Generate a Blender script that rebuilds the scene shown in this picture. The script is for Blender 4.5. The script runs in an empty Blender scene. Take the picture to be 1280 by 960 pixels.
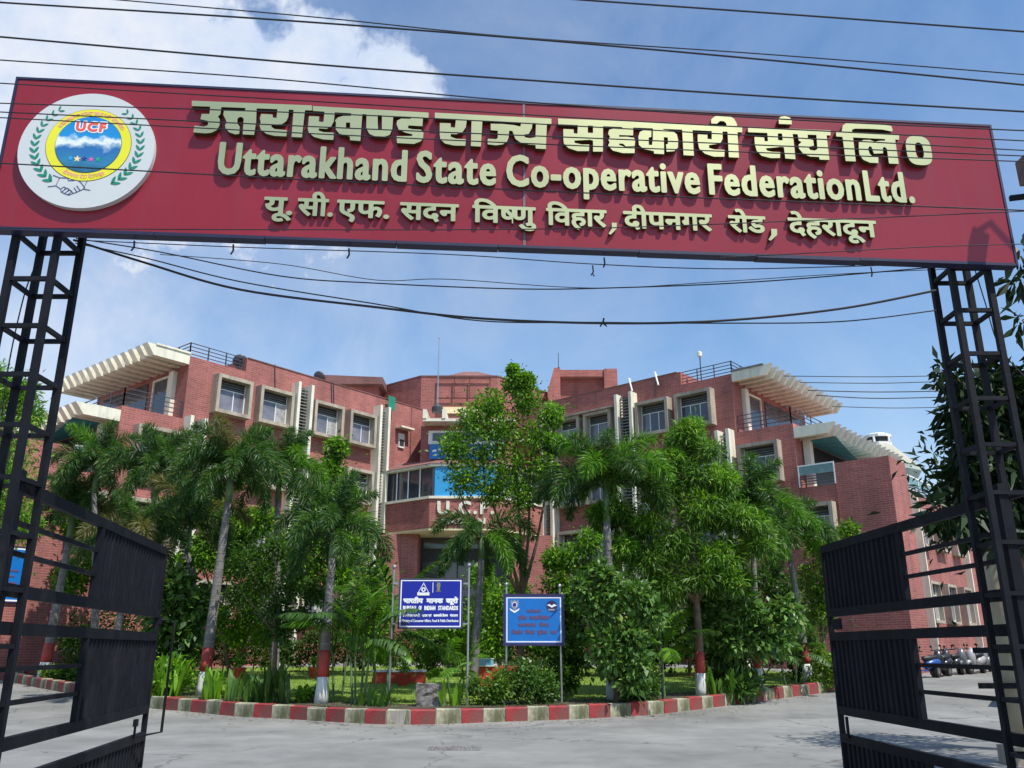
import bpy, bmesh, math, random
import numpy as np
from mathutils import Vector, Matrix, noise
random.seed(7); rng = np.random.default_rng(7)
SC = bpy.context.scene; COL = SC.collection
R = math.radians
# ---------------------------------------------------------------- camera
FPX, PITCH, EYE = 1061.0, R(17.38), 1.6
cam = bpy.data.cameras.new('camera'); camo = bpy.data.objects.new('camera', cam); COL.objects.link(camo)
cam.sensor_width = 36; cam.lens = 36 * FPX / 1280; cam.clip_start = .05; cam.clip_end = 3000
camo.location = (0, 0, EYE); camo.rotation_euler = (math.pi / 2 + PITCH, 0, 0)
SC.camera = camo
# ---------------------------------------------------------------- sun, sky, exposure
SUN = Vector((.365, -.368, .855)).normalized()
w = bpy.data.worlds.new('World'); SC.world = w; w.use_nodes = True
NT = w.node_tree; NT.nodes.clear()
def wn(t, **k):
    n = NT.nodes.new(t)
    for a, b in k.items(): setattr(n, a, b)
    return n
out = wn('ShaderNodeOutputWorld'); bg = wn('ShaderNodeBackground'); bg.inputs[1].default_value = .15
sky = wn('ShaderNodeTexSky', sky_type='NISHITA', sun_disc=False)
sky.sun_elevation = math.asin(SUN.z); sky.sun_rotation = math.atan2(SUN.x, SUN.y)
sky.air_density = 1.25; sky.dust_density = .5; sky.ozone_density = 4.5
tc = wn('ShaderNodeTexCoord')
def vm(op, a, b=None):
    n = wn('ShaderNodeVectorMath', operation=op)
    for i, v in enumerate((a, b)):
        if v is None: continue
        if hasattr(v, 'node'): NT.links.new(v, n.inputs[i])
        else: n.inputs[i].default_value = v
    return n
def mt(op, a, b=0., c=0., clamp=False):
    n = wn('ShaderNodeMath', operation=op, use_clamp=clamp)
    for i, v in enumerate((a, b, c)):
        if hasattr(v, 'node'): NT.links.new(v, n.inputs[i])
        else: n.inputs[i].default_value = v
    return n.outputs[0]
def ray(x, y):
    r = (x - 640) / FPX; u = (480 - y) / FPX
    return Vector((r, math.cos(PITCH) - u * math.sin(PITCH), math.sin(PITCH) + u * math.cos(PITCH)))
# clouds: a heap of cumulus low over the left, thin veil elsewhere
dirv = vm('NORMALIZE', tc.outputs['Generated']).outputs[0]
blobs = [(-60, 110, .17), (60, 105, .12), (180, 130, .16), (300, 95, .085), (330, 160, .15), (405, 70, .060), (480, 110, .070), (455, 160, .11), (30, 40, .09), (520, 150, .055), (-150, 60, .14)]
acc = None
for bx, by, br in blobs:
    d = ray(bx, by).normalized()
    dist = vm('DISTANCE', dirv, tuple(d)).outputs['Value']
    f = mt('SUBTRACT', 1.0, mt('DIVIDE', dist, br))
    acc = f if acc is None else mt('MAXIMUM', acc, f)
n1 = wn('ShaderNodeTexNoise'); n1.inputs['Scale'].default_value = 14; n1.inputs['Detail'].default_value = 8; n1.inputs['Roughness'].default_value = .6
NT.links.new(dirv, n1.inputs['Vector'])
n2 = wn('ShaderNodeTexNoise'); n2.inputs['Scale'].default_value = 3.2; n2.inputs['Detail'].default_value = 6; n2.inputs['Roughness'].default_value = .62; n2.inputs['Distortion'].default_value = .5
NT.links.new(dirv, n2.inputs['Vector'])
cum = mt('MULTIPLY', mt('ADD', acc, mt('MULTIPLY', mt('SUBTRACT', n1.outputs[0], .5), 1.7)), 3.6, clamp=True)
# a broad bank of thin high cloud over the left half of the sky
dl = vm('DISTANCE', dirv, tuple(ray(60, 400).normalized())).outputs['Value']
lf = mt('SUBTRACT', 1.0, mt('DIVIDE', dl, .55), clamp=True); lf0 = lf
veil = mt('MULTIPLY', mt('SUBTRACT', mt('ADD', n2.outputs[0], mt('MULTIPLY', lf0, .16)), .37), 1.6, clamp=True)
veil = mt('MULTIPLY', veil, mt('ADD', .72, mt('MULTIPLY', lf, 1.3)), clamp=True)
mask = mt('MAXIMUM', mt('MULTIPLY', cum, .93), mt('MULTIPLY', veil, .58))
bgc = wn('ShaderNodeBackground'); bgc.inputs[1].default_value = .84
cr = wn('ShaderNodeValToRGB'); cr.color_ramp.elements[0].color = (.60, .74, 1.0, 1); cr.color_ramp.elements[1].color = (.98, 1.0, 1.04, 1)
cr.color_ramp.elements[0].position = .30; cr.color_ramp.elements[1].position = .72
NT.links.new(n1.outputs[0], cr.inputs[0]); NT.links.new(cr.outputs[0], bgc.inputs[0])
mx = wn('ShaderNodeMixShader')
hs = wn('ShaderNodeHueSaturation'); hs.inputs['Saturation'].default_value = 1.08
NT.links.new(sky.outputs[0], hs.inputs['Color']); NT.links.new(hs.outputs[0], bg.inputs[0])
NT.links.new(mask, mx.inputs[0]); NT.links.new(bg.outputs[0], mx.inputs[1]); NT.links.new(bgc.outputs[0], mx.inputs[2])
NT.links.new(mx.outputs[0], out.inputs[0])
sl = bpy.data.lights.new('sun', 'SUN'); sl.energy = 4.9; sl.angle = R(.55); sl.color = (1, .955, .88)
so = bpy.data.objects.new('sun', sl); COL.objects.link(so); so.rotation_euler = SUN.to_track_quat('Z', 'Y').to_euler(); so.location = SUN * 60
SC.view_settings.view_transform = 'Standard'; SC.view_settings.look = 'None'; SC.view_settings.exposure = 0.2; SC.view_settings.gamma = 1
try: SC.cycles.max_bounces = 6; SC.cycles.transparent_max_bounces = 8
except Exception: pass

# ---------------------------------------------------------------- helpers
def gz(Y, X=0):
    if Y < 20: return 0.0
    return min(1.0, .04 * (Y - 20))
def at(x, y, Y):
    d = ray(x, y); d = d * (Y / d.y); return Vector((d.x, d.y, d.z + EYE))
def ground(x, y, dz=0):
    d = ray(x, y); m = d.z / d.y; Y = 20
    for i in range(80): Y += .5 * ((gz(Y) + dz - EYE) / m - Y)
    return Vector((d.x / d.y * Y, Y, gz(Y) + dz))

def new_mat(name):
    m = bpy.data.materials.new(name); m.use_nodes = True
    return m, m.node_tree, m.node_tree.nodes['Principled BSDF']
def mat(name, col, rough=.6, metal=0., var=.15, scale=3., bump=0., bscale=40., spec=.5, dirt=None, dscale=.8, dpos=(.45, .7), coat=0):
    """principled paint/metal/stone with noise variation, optional second 'dirt' colour and bump"""
    m, nt, b = new_mat(name)
    b.inputs['Roughness'].default_value = rough; b.inputs['Metallic'].default_value = metal
    b.inputs['Specular IOR Level'].default_value = spec; b.inputs['Coat Weight'].default_value = coat
    t = nt.nodes.new('ShaderNodeTexCoord'); n = nt.nodes.new('ShaderNodeTexNoise'); n.inputs['Scale'].default_value = scale; n.inputs['Detail'].default_value = 6
    nt.links.new(t.outputs['Object'], n.inputs['Vector'])
    r = nt.nodes.new('ShaderNodeValToRGB'); e = r.color_ramp.elements
    e[0].position = .3; e[1].position = .7
    e[0].color = tuple(c * (1 - var) for c in col) + (1,); e[1].color = tuple(min(1, c * (1 + var)) for c in col) + (1,)
    nt.links.new(n.outputs[0], r.inputs[0]); src = r.outputs[0]
    if dirt:
        n3 = nt.nodes.new('ShaderNodeTexNoise'); n3.inputs['Scale'].default_value = dscale; n3.inputs['Detail'].default_value = 8; n3.inputs['Roughness'].default_value = .65
        mp = nt.nodes.new('ShaderNodeMapping'); mp.inputs['Scale'].default_value = (1, 1, .45)
        nt.links.new(t.outputs['Object'], mp.inputs[0]); nt.links.new(mp.outputs[0], n3.inputs['Vector'])
        r2 = nt.nodes.new('ShaderNodeValToRGB'); r2.color_ramp.elements[0].position = dpos[0]; r2.color_ramp.elements[1].position = dpos[1]
        nt.links.new(n3.outputs[0], r2.inputs[0])
        mxx = nt.nodes.new('ShaderNodeMix'); mxx.data_type = 'RGBA'
        nt.links.new(r2.outputs[0], mxx.inputs[0]); nt.links.new(src, mxx.inputs[6]); mxx.inputs[7].default_value = tuple(dirt) + (1,)
        src = mxx.outputs[2]
    nt.links.new(src, b.inputs['Base Color'])
    if bump:
        n2_ = nt.nodes.new('ShaderNodeTexNoise'); n2_.inputs['Scale'].default_value = bscale; n2_.inputs['Detail'].default_value = 5
        nt.links.new(t.outputs['Object'], n2_.inputs['Vector'])
        bp = nt.nodes.new('ShaderNodeBump'); bp.inputs['Strength'].default_value = bump; bp.inputs['Distance'].default_value = .02
        nt.links.new(n2_.outputs[0], bp.inputs['Height']); nt.links.new(bp.outputs[0], b.inputs['Normal'])
    return m
def streak(m, col, sx=6., sz=.35, lo=.52, hi=.8, amt=.5):
    """rain streaks and grime running down a surface"""
    nt = m.node_tree; b = nt.nodes['Principled BSDF']; L = nt.links.new; N = nt.nodes.new
    src = b.inputs['Base Color'].links[0].from_socket; t = N('ShaderNodeTexCoord'); mp = N('ShaderNodeMapping'); mp.inputs['Scale'].default_value = (sx, sx, sz)
    n = N('ShaderNodeTexNoise'); n.inputs['Scale'].default_value = 1.0; n.inputs['Detail'].default_value = 6; L(t.outputs['Object'], mp.inputs[0]); L(mp.outputs[0], n.inputs['Vector'])
    r = N('ShaderNodeValToRGB'); r.color_ramp.elements[0].position = lo; r.color_ramp.elements[1].position = hi; r.color_ramp.elements[1].color = (amt, amt, amt, 1); L(n.outputs[0], r.inputs[0])
    x = N('ShaderNodeMix'); x.data_type = 'RGBA'; L(r.outputs[0], x.inputs[0]); L(src, x.inputs[6]); x.inputs[7].default_value = tuple(col) + (1,); L(x.outputs[2], b.inputs['Base Color']); return m
def brick_mat(name, c1, c2, mortar, rough=.8):
    m, nt, b = new_mat(name); L = nt.links.new; N = nt.nodes.new
    b.inputs['Roughness'].default_value = rough
    t = N('ShaderNodeTexCoord'); g = N('ShaderNodeNewGeometry')
    cr_ = N('ShaderNodeVectorMath'); cr_.operation = 'CROSS_PRODUCT'; L(g.outputs['True Normal'], cr_.inputs[0]); cr_.inputs[1].default_value = (0, 0, 1)
    nn = N('ShaderNodeVectorMath'); nn.operation = 'NORMALIZE'; L(cr_.outputs[0], nn.inputs[0])
    dt = N('ShaderNodeVectorMath'); dt.operation = 'DOT_PRODUCT'; L(t.outputs['Object'], dt.inputs[0]); L(nn.outputs[0], dt.inputs[1])
    sp = N('ShaderNodeSeparateXYZ'); L(t.outputs['Object'], sp.inputs[0])
    cb = N('ShaderNodeCombineXYZ'); L(dt.outputs['Value'], cb.inputs[0]); L(sp.outputs[2], cb.inputs[1])
    br = N('ShaderNodeTexBrick'); L(cb.outputs[0], br.inputs['Vector'])
    br.inputs['Scale'].default_value = 1.0; br.inputs['Brick Width'].default_value = .36; br.inputs['Row Height'].default_value = .098
    br.inputs['Mortar Size'].default_value = .010; br.inputs['Mortar Smooth'].default_value = .3; br.inputs['Bias'].default_value = -.1
    br.inputs['Color1'].default_value = c1 + (1,); br.inputs['Color2'].default_value = c2 + (1,); br.inputs['Mortar'].default_value = mortar + (1,)
    n = N('ShaderNodeTexNoise'); n.inputs['Scale'].default_value = .55; n.inputs['Detail'].default_value = 9; n.inputs['Roughness'].default_value = .68
    mp = N('ShaderNodeMapping'); mp.inputs['Scale'].default_value = (1, 1, .5); L(t.outputs['Object'], mp.inputs[0]); L(mp.outputs[0], n.inputs['Vector'])
    r = N('ShaderNodeValToRGB'); r.color_ramp.elements[0].position = .35; r.color_ramp.elements[1].position = .68
    r.color_ramp.elements[0].color = (.72, .70, .70, 1); r.color_ramp.elements[1].color = (1.12, 1.1, 1.1, 1)
    L(n.outputs[0], r.inputs[0])
    mu = N('ShaderNodeMix'); mu.data_type = 'RGBA'; mu.blend_type = 'MULTIPLY'; mu.inputs[0].default_value = 1
    L(br.outputs[0], mu.inputs[6]); L(r.outputs[0], mu.inputs[7])
    # pale salt stains
    n4 = N('ShaderNodeTexNoise'); n4.inputs['Scale'].default_value = 1.6; n4.inputs['Detail'].default_value = 10; n4.inputs['Roughness'].default_value = .75
    L(t.outputs['Object'], n4.inputs['Vector'])
    r4 = N('ShaderNodeValToRGB'); r4.color_ramp.elements[0].position = .62; r4.color_ramp.elements[1].position = .80; r4.color_ramp.elements[1].color = (.55, .55, .55, 1)
    L(n4.outputs[0], r4.inputs[0])
    m4 = N('ShaderNodeMix'); m4.data_type = 'RGBA'; L(r4.outputs[0], m4.inputs[0]); L(mu.outputs[2], m4.inputs[6]); m4.inputs[7].default_value = (.42, .33, .30, 1)
    L(m4.outputs[2], b.inputs['Base Color'])
    bp = N('ShaderNodeBump'); bp.inputs['Strength'].default_value = .6; bp.inputs['Distance'].default_value = .02
    inv = N('ShaderNodeMath'); inv.operation = 'SUBTRACT'; inv.inputs[0].default_value = 1; L(br.outputs['Fac'], inv.inputs[1])
    L(inv.outputs[0], bp.inputs['Height']); L(bp.outputs[0], b.inputs['Normal'])
    return m
def leaf_mat(name, ca, cb_, rough=.5, trans=.35, cc=None):
    m, nt, b = new_mat(name); L = nt.links.new; N = nt.nodes.new
    b.inputs['Roughness'].default_value = rough; b.inputs['Specular IOR Level'].default_value = .35
    g = N('ShaderNodeNewGeometry'); r = N('ShaderNodeValToRGB'); e = r.color_ramp.elements
    e[0].color = ca + (1,); e[1].color = cb_ + (1,)
    if cc: x = e.new(.93); x.color = cb_ + (1,); e[2].color = cc + (1,); e[2].position = 1
    L(g.outputs['Random Per Island'], r.inputs[0]); L(r.outputs[0], b.inputs['Base Color'])
    tr = N('ShaderNodeBsdfTranslucent'); ms = N('ShaderNodeMixShader'); ms.inputs[0].default_value = trans
    bc = N('ShaderNodeMix'); bc.data_type = 'RGBA'; bc.blend_type = 'MULTIPLY'; bc.inputs[0].default_value = 1
    L(r.outputs[0], bc.inputs[6]); bc.inputs[7].default_value = (1.3, 1.45, .6, 1); L(bc.outputs[2], tr.inputs[0])
    o = nt.nodes['Material Output']
    L(b.outputs[0], ms.inputs[1]); L(tr.outputs[0], ms.inputs[2]); L(ms.outputs[0], o.inputs[0])
    return m

class MB:
    def __init__(s): s.v = []; s.f = []
    def poly(s, pts, faces):
        k = len(s.v); s.v += [tuple(p) for p in pts]; s.f += [tuple(i + k for i in f) for f in faces]; return s
    def box(s, x0, x1, y0, y1, z0, z1, fn=None):
        P = [(x0, y0, z0), (x1, y0, z0), (x1, y1, z0), (x0, y1, z0), (x0, y0, z1), (x1, y0, z1), (x1, y1, z1), (x0, y1, z1)]
        if fn: P = [fn(*p) for p in P]
        return s.poly(P, [(0, 3, 2, 1), (4, 5, 6, 7), (0, 1, 5, 4), (1, 2, 6, 5), (2, 3, 7, 6), (3, 0, 4, 7)])
    def prism(s, plan, z0, z1, fn=None):
        n = len(plan); P = [(p[0], p[1], z0) for p in plan] + [(p[0], p[1], z1) for p in plan]
        if fn: P = [fn(*p) for p in P]
        return s.poly(P, [tuple(range(n))[::-1], tuple(range(n, 2 * n))] + [(i, (i + 1) % n, n + (i + 1) % n, n + i) for i in range(n)])
    def bar(s, a, b, w, h=None, up=(0, 0, 1)):
        """rectangular bar from a to b, w wide, h high"""
        a = Vector(a); b = Vector(b); h = h or w; d = (b - a).normalized(); u = Vector(up)
        if abs(d.dot(u)) > .95: u = Vector((0, 1, 0))
        x = d.cross(u).normalized(); z = x.cross(d).normalized(); P = []
        for c in (a, b):
            for i, j in ((-1, -1), (1, -1), (1, 1), (-1, 1)): P.append(c + x * (w / 2 * i) + z * (h / 2 * j))
        return s.poly(P, [(0, 1, 2, 3), (7, 6, 5, 4), (0, 4, 5, 1), (1, 5, 6, 2), (2, 6, 7, 3), (3, 7, 4, 0)])
    def tube(s, pts, rad, n=6, cap=True):
        pts = [Vector(p) for p in pts]; m = len(pts)
        rad = rad if isinstance(rad, (list, tuple)) else [rad] * m
        k = len(s.v); ref = Vector((.13, .21, 1)) if abs((pts[-1] - pts[0]).normalized().z) < .9 else Vector((1, .2, .1))
        for i, p in enumerate(pts):
            d = (pts[min(i + 1, m - 1)] - pts[max(i - 1, 0)]).normalized()
            x = d.cross(ref).normalized(); y = x.cross(d)
            for j in range(n):
                a = 2 * math.pi * j / n; s.v.append(tuple(p + (x * math.cos(a) + y * math.sin(a)) * rad[i]))
        for i in range(m - 1):
            for j in range(n):
                s.f.append((k + i * n + j, k + i * n + (j + 1) % n, k + (i + 1) * n + (j + 1) % n, k + (i + 1) * n + j))
        if cap: s.f.append(tuple(range(k, k + n))[::-1]); s.f.append(tuple(range(k + (m - 1) * n, k + m * n)))
        return s
    def lathe(s, c, prof, n=12):
        k = len(s.v); m = len(prof)
        for r, z in prof:
            for j in range(n): a = 2 * math.pi * j / n; s.v.append((c[0] + r * math.cos(a), c[1] + r * math.sin(a), c[2] + z))
        for i in range(m - 1):
            for j in range(n): s.f.append((k + i * n + j, k + i * n + (j + 1) % n, k + (i + 1) * n + (j + 1) % n, k + (i + 1) * n + j))
        s.f.append(tuple(range(k, k + n))[::-1]); s.f.append(tuple(range(k + (m - 1) * n, k + m * n)))
        return s
    def mesh(s, name, m=None, smooth=False, fix=True):
        me = bpy.data.meshes.new(name); me.from_pydata(s.v, [], s.f)
        if fix:
            b = bmesh.new(); b.from_mesh(me); bmesh.ops.recalc_face_normals(b, faces=b.faces); b.to_mesh(me); b.free()
        if m: me.materials.append(m)
        if smooth: me.polygons.foreach_set('use_smooth', [True] * len(me.polygons))
        return me

def wmat(o):
    m = Matrix.LocRotScale(o.location, o.rotation_euler, o.scale)
    return (wmat(o.parent) @ o.matrix_parent_inverse @ m) if o.parent else m
def link(name, me, parent=None, loc=(0, 0, 0), rot=(0, 0, 0), local=False, scale=(1, 1, 1)):
    """links a mesh; world coordinates unless local=True"""
    o = bpy.data.objects.new(name, me); COL.objects.link(o); o.location = loc; o.rotation_euler = rot; o.scale = scale
    if parent is not None:
        o.parent = parent
        if not local: o.matrix_parent_inverse = wmat(parent).inverted()
    return o
def put(name, mb, m, parent=None, smooth=False, local=False, loc=(0, 0, 0), rot=(0, 0, 0)):
    return link(name, mb.mesh(name, m, smooth), parent, loc, rot, local)
def thing(name, label, cat, loc=(0, 0, 0), rz=0, group=None):
    o = bpy.data.objects.new(name, None); COL.objects.link(o); o.location = loc; o.rotation_euler = (0, 0, rz); o.empty_display_size = .3
    return tag(o, label, cat, group)
def tag(o, label, cat, group=None):
    o['label'] = label; o['category'] = cat
    if group: o['group'] = group
    return o
def copy_tree(o, parent=None):
    kids = [c for c in ALLKIDS.get(o.name, [])]
    c = o.copy(); COL.objects.link(c); c.parent = parent
    for k in kids: copy_tree(k, c)
    return c
ALLKIDS = {}
def index_kids(root):
    for o in list(bpy.data.objects):
        if o.parent is not None: ALLKIDS.setdefault(o.parent.name, [])
    ALLKIDS.clear()
    for o in bpy.data.objects:
        if o.parent is not None: ALLKIDS.setdefault(o.parent.name, []).append(o)
def fast_mesh(name, V, Q, m, smooth=False):
    """V (n,3) array, Q (k,4) int array"""
    me = bpy.data.meshes.new(name); V = np.asarray(V, np.float32); Q = np.asarray(Q, np.int32); s = Q.shape[1]
    me.vertices.add(len(V)); me.vertices.foreach_set('co', V.ravel())
    me.loops.add(Q.size); me.loops.foreach_set('vertex_index', Q.ravel())
    me.polygons.add(len(Q)); me.polygons.foreach_set('loop_start', np.arange(0, Q.size, s, dtype=np.int32))
    me.polygons.foreach_set('loop_total', np.full(len(Q), s, np.int32))
    me.update(calc_edges=True); me.materials.append(m)
    return me

# ---------------------------------------------------------------- materials
M = {}
M['brick'] = brick_mat('brick', (.40, .122, .102), (.295, .083, .070), (.40, .25, .22))
streak(M['brick'], (.12, .06, .05), 1.6, .12, .52, .78, .55)
M['tile_brick'] = brick_mat('brick_dark', (.24, .10, .09), (.17, .08, .075), (.20, .15, .13))
M['concrete_trim'] = mat('concrete_trim', (.42, .36, .28), .85, var=.14, scale=2, bump=.2, dirt=(.26, .22, .18), dscale=1.2)
M['cream'] = mat('cream_paint', (.72, .69, .56), .7, var=.07, scale=2, dirt=(.45, .42, .34), dscale=1.5, dpos=(.55, .85))
streak(M['concrete_trim'], (.16, .14, .12), 5, .5, .5, .75, .6); streak(M['cream'], (.33, .31, .26), 4, .3, .52, .8, .6)
M['white'] = mat('white_paint', (.78, .78, .76), .6, var=.05, scale=4, dirt=(.5, .48, .42), dscale=2, dpos=(.55, .85))
M['soffit'] = mat('soffit_bounce', (.72, .60, .36), .8, var=.08, scale=2)  # yellow of the light bounced under the slabs put into the colour
M['sash'] = mat('window_aluminium', (.72, .73, .72), .4, var=.04)
M['glass'] = mat('window_glass', (.055, .06, .075), .08, var=.35, scale=.9, spec=.8)
M['glass_curtain'] = mat('window_glass_white_curtain', (.34, .33, .32), .15, var=.3, scale=5, spec=.7)
M['glass_pale'] = mat('window_glass_curtained', (.15, .15, .18), .12, var=.4, scale=1.6, spec=.7)
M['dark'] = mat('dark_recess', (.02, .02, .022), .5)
M['louver'] = mat('louver_grey', (.20, .19, .18), .6, var=.2)
M['iron'] = mat('black_iron_paint', (.009, .010, .014), .62, var=.25, scale=6, bump=.1, bscale=30, spec=.15, dirt=(.03, .028, .03), dscale=2.2, dpos=(.55, .85))
M['gate'] = mat('gate_paint', (.007, .008, .012), .62, var=.3, scale=5, bump=.08, bscale=25, spec=.14, dirt=(.025, .025, .03), dscale=2.5, dpos=(.5, .85))
M['teal'] = mat('teal_sheet', (.03, .22, .26), .5)
M['green_glass'] = mat('green_glass_rail', (.12, .22, .20), .12, var=.2, spec=.8)
M['rail'] = mat('rail_paint', (.05, .05, .06), .5)
M['roofing'] = mat('roof_sheet', (.16, .17, .17), .7, var=.2)
M['road'] = None
M['red_sign'] = mat('sign_red_sheet', (.245, .016, .027), .30, var=.07, scale=.7, spec=.45, dirt=(.31, .035, .055), dscale=.6, dpos=(.5, .9))
streak(M['red_sign'], (.20, .035, .045), 9, .5, .5, .8, .45)
M['sign_edge'] = mat('sign_edge', (.012, .013, .05), .5)
M['gold'] = mat('gold_steel', (.60, .58, .29), .33, metal=.8, var=.10, scale=1.6, bump=0)
M['gold_side'] = mat('gold_letter_side', (.10, .085, .03), .4, metal=.6)
M['steel'] = mat('steel_pole', (.42, .43, .44), .35, metal=.8)
M['cable'] = mat('cable_rubber', (.015, .015, .017), .5)
M['bark_grey'] = mat('palm_bark', (.16, .15, .14), .9, var=.3, scale=5, bump=.6, bscale=12)
M['bark_brown'] = mat('tree_bark', (.17, .12, .085), .9, var=.3, scale=6, bump=.6, bscale=25)
M['shaft_green'] = mat('palm_crownshaft', (.10, .17, .07), .5, var=.2)
M['paint_red'] = mat('trunk_red_paint', (.38, .045, .035), .75, var=.2, scale=8, dirt=(.20, .05, .04), dscale=4)
M['paint_white'] = mat('trunk_whitewash', (.62, .64, .62), .85, var=.08, scale=8, dirt=(.33, .33, .3), dscale=4)
M['kerb_red'] = mat('kerb_red_paint', (.30, .030, .034), .8, var=.2, scale=5, bump=.5, bscale=30, dirt=(.12, .07, .055), dscale=3.2, dpos=(.47, .66))
M['kerb_white'] = mat('kerb_mossy_white_paint', (.47, .45, .33), .85, var=.15, scale=5, bump=.5, bscale=30, dirt=(.10, .105, .05), dscale=2.4, dpos=(.36, .60))
M['mortar'] = mat('mortar', (.30, .28, .25), .9)
M['soil'] = mat('soil', (.055, .042, .03), .95, var=.3, scale=4, bump=.8, bscale=15)
M['lawn'] = mat('lawn_green', (.15, .23, .03), .9, var=.25, scale=1.6, bump=.6, bscale=50)
M['blue_dark'] = mat('board_royal_blue', (.006, .016, .30), .35, var=.05)
M['blue_mid'] = mat('board_sky_blue', (.004, .15, .50), .4, var=.05)
M['print_white'] = mat('print_white', (.8, .82, .85), .5, var=.02)
M['print_dark'] = mat('print_dark', (.10, .07, .16), .5, var=.02)
M['navy_frame'] = mat('navy_frame', (.03, .02, .09), .45)
M['stone'] = mat('stone_dark', (.16, .15, .14), .9, var=.5, scale=9, bump=1, bscale=18)
M['leaf_mid'] = leaf_mat('leaf_mid', (.032, .085, .010), (.12, .25, .026), cc=(.26, .28, .05))
M['leaf_dark'] = leaf_mat('leaf_dark', (.018, .052, .010), (.068, .15, .022), cc=(.15, .17, .04))
M['leaf_bright'] = leaf_mat('leaf_bright', (.07, .19, .010), (.21, .42, .024), cc=(.34, .40, .06))
M['leaf_yellow'] = leaf_mat('leaf_yellow', (.07, .16, .012), (.20, .32, .03))
M['leaf_gloss'] = leaf_mat('leaf_gloss', (.024, .068, .012), (.10, .21, .035), cc=(.20, .26, .06), rough=.36, trans=.25)
M['leaf_light'] = leaf_mat('leaf_light', (.06, .15, .03), (.19, .33, .08), cc=(.30, .36, .10), rough=.5, trans=.3)
M['mango'] = leaf_mat('leaf_mango_shaded', (.008, .022, .008), (.028, .060, .015), rough=.5, trans=.12)  # leaves kept very dark, their shade put into the colour
M['palm_leaf'] = leaf_mat('palm_leaf', (.022, .066, .016), (.085, .175, .038), cc=(.20, .20, .05), rough=.42)
M['palm_leaf_bright'] = leaf_mat('palm_leaf_fresh', (.05, .15, .012), (.15, .31, .03), rough=.4)  # brighter green than the common palm leaf
M['palm_old'] = leaf_mat('palm_leaf_old', (.10, .11, .035), (.20, .18, .07), rough=.5)
M['grass'] = leaf_mat('grass_blades', (.14, .23, .02), (.25, .34, .045), trans=.3)
M['flower'] = mat('red_flower_pot', (.50, .06, .03), .7)
def road_mat():
    m, nt, b = new_mat('concrete_road'); L = nt.links.new; N = nt.nodes.new
    b.inputs['Roughness'].default_value = .82
    t = N('ShaderNodeTexCoord')
    n = N('ShaderNodeTexNoise'); n.inputs['Scale'].default_value = .35; n.inputs['Detail'].default_value = 10; n.inputs['Roughness'].default_value = .62
    mp = N('ShaderNodeMapping'); mp.inputs['Scale'].default_value = (.9, 1.1, 1); mp.inputs['Rotation'].default_value = (0, 0, .2); L(t.outputs['Object'], mp.inputs[0]); L(mp.outputs[0], n.inputs['Vector'])
    r = N('ShaderNodeValToRGB'); e = r.color_ramp.elements; e[0].position = .34; e[1].position = .68; e[0].color = (.165, .165, .158, 1); e[1].color = (.262, .26, .246, 1)
    L(n.outputs[0], r.inputs[0])
    n2_ = N('ShaderNodeTexNoise'); n2_.inputs['Scale'].default_value = 45; n2_.inputs['Detail'].default_value = 4; L(t.outputs['Object'], n2_.inputs['Vector'])
    r2 = N('ShaderNodeValToRGB'); r2.color_ramp.elements[0].color = (.86, .86, .86, 1); r2.color_ramp.elements[1].color = (1.1, 1.1, 1.1, 1); L(n2_.outputs[0], r2.inputs[0])
    mu = N('ShaderNodeMix'); mu.data_type = 'RGBA'; mu.blend_type = 'MULTIPLY'; mu.inputs[0].default_value = 1; L(r.outputs[0], mu.inputs[6]); L(r2.outputs[0], mu.inputs[7])
    # tyre grime and patches
    n5 = N('ShaderNodeTexNoise'); n5.inputs['Scale'].default_value = .9; n5.inputs['Detail'].default_value = 12; n5.inputs['Roughness'].default_value = .72; L(t.outputs['Object'], n5.inputs['Vector'])
    r5 = N('ShaderNodeValToRGB'); r5.color_ramp.elements[0].position = .38; r5.color_ramp.elements[1].position = .56; r5.color_ramp.elements[0].color = (.84, .84, .83, 1); r5.color_ramp.elements[1].color = (1.06, 1.06, 1.05, 1); L(n5.outputs[0], r5.inputs[0])
    m5 = N('ShaderNodeMix'); m5.data_type = 'RGBA'; m5.blend_type = 'MULTIPLY'; m5.inputs[0].default_value = 1; L(mu.outputs[2], m5.inputs[6]); L(r5.outputs[0], m5.inputs[7]); mu = m5
    # cracks
    v = N('ShaderNodeTexVoronoi'); v.feature = 'DISTANCE_TO_EDGE'; v.inputs['Scale'].default_value = .16
    nd = N('ShaderNodeTexNoise'); nd.inputs['Scale'].default_value = 1.1; nd.inputs['Detail'].default_value = 6; L(t.outputs['Object'], nd.inputs['Vector'])
    ad = N('ShaderNodeVectorMath'); ad.operation = 'MULTIPLY_ADD'; L(nd.outputs['Color'], ad.inputs[0]); ad.inputs[1].default_value = (1.6, 1.6, 0); L(t.outputs['Object'], ad.inputs[2]); L(ad.outputs[0], v.inputs['Vector'])
    r3 = N('ShaderNodeValToRGB'); r3.color_ramp.elements[0].position = .0; r3.color_ramp.elements[1].position = .0045; r3.color_ramp.elements[0].color = (.28, .27, .24, 1); r3.color_ramp.elements[1].color = (1, 1, 1, 1)
    L(v.outputs['Distance'], r3.inputs[0])
    m2 = N('ShaderNodeMix'); m2.data_type = 'RGBA'; m2.blend_type = 'MULTIPLY'; m2.inputs[0].default_value = .8; L(mu.outputs[2], m2.inputs[6]); L(r3.outputs[0], m2.inputs[7])
    L(m2.outputs[2], b.inputs['Base Color'])
    bp = N('ShaderNodeBump'); bp.inputs['Strength'].default_value = .35; bp.inputs['Distance'].default_value = .01; L(n2_.outputs[0], bp.inputs['Height']); L(bp.outputs[0], b.inputs['Normal'])
    return m
M['road'] = road_mat()

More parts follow.
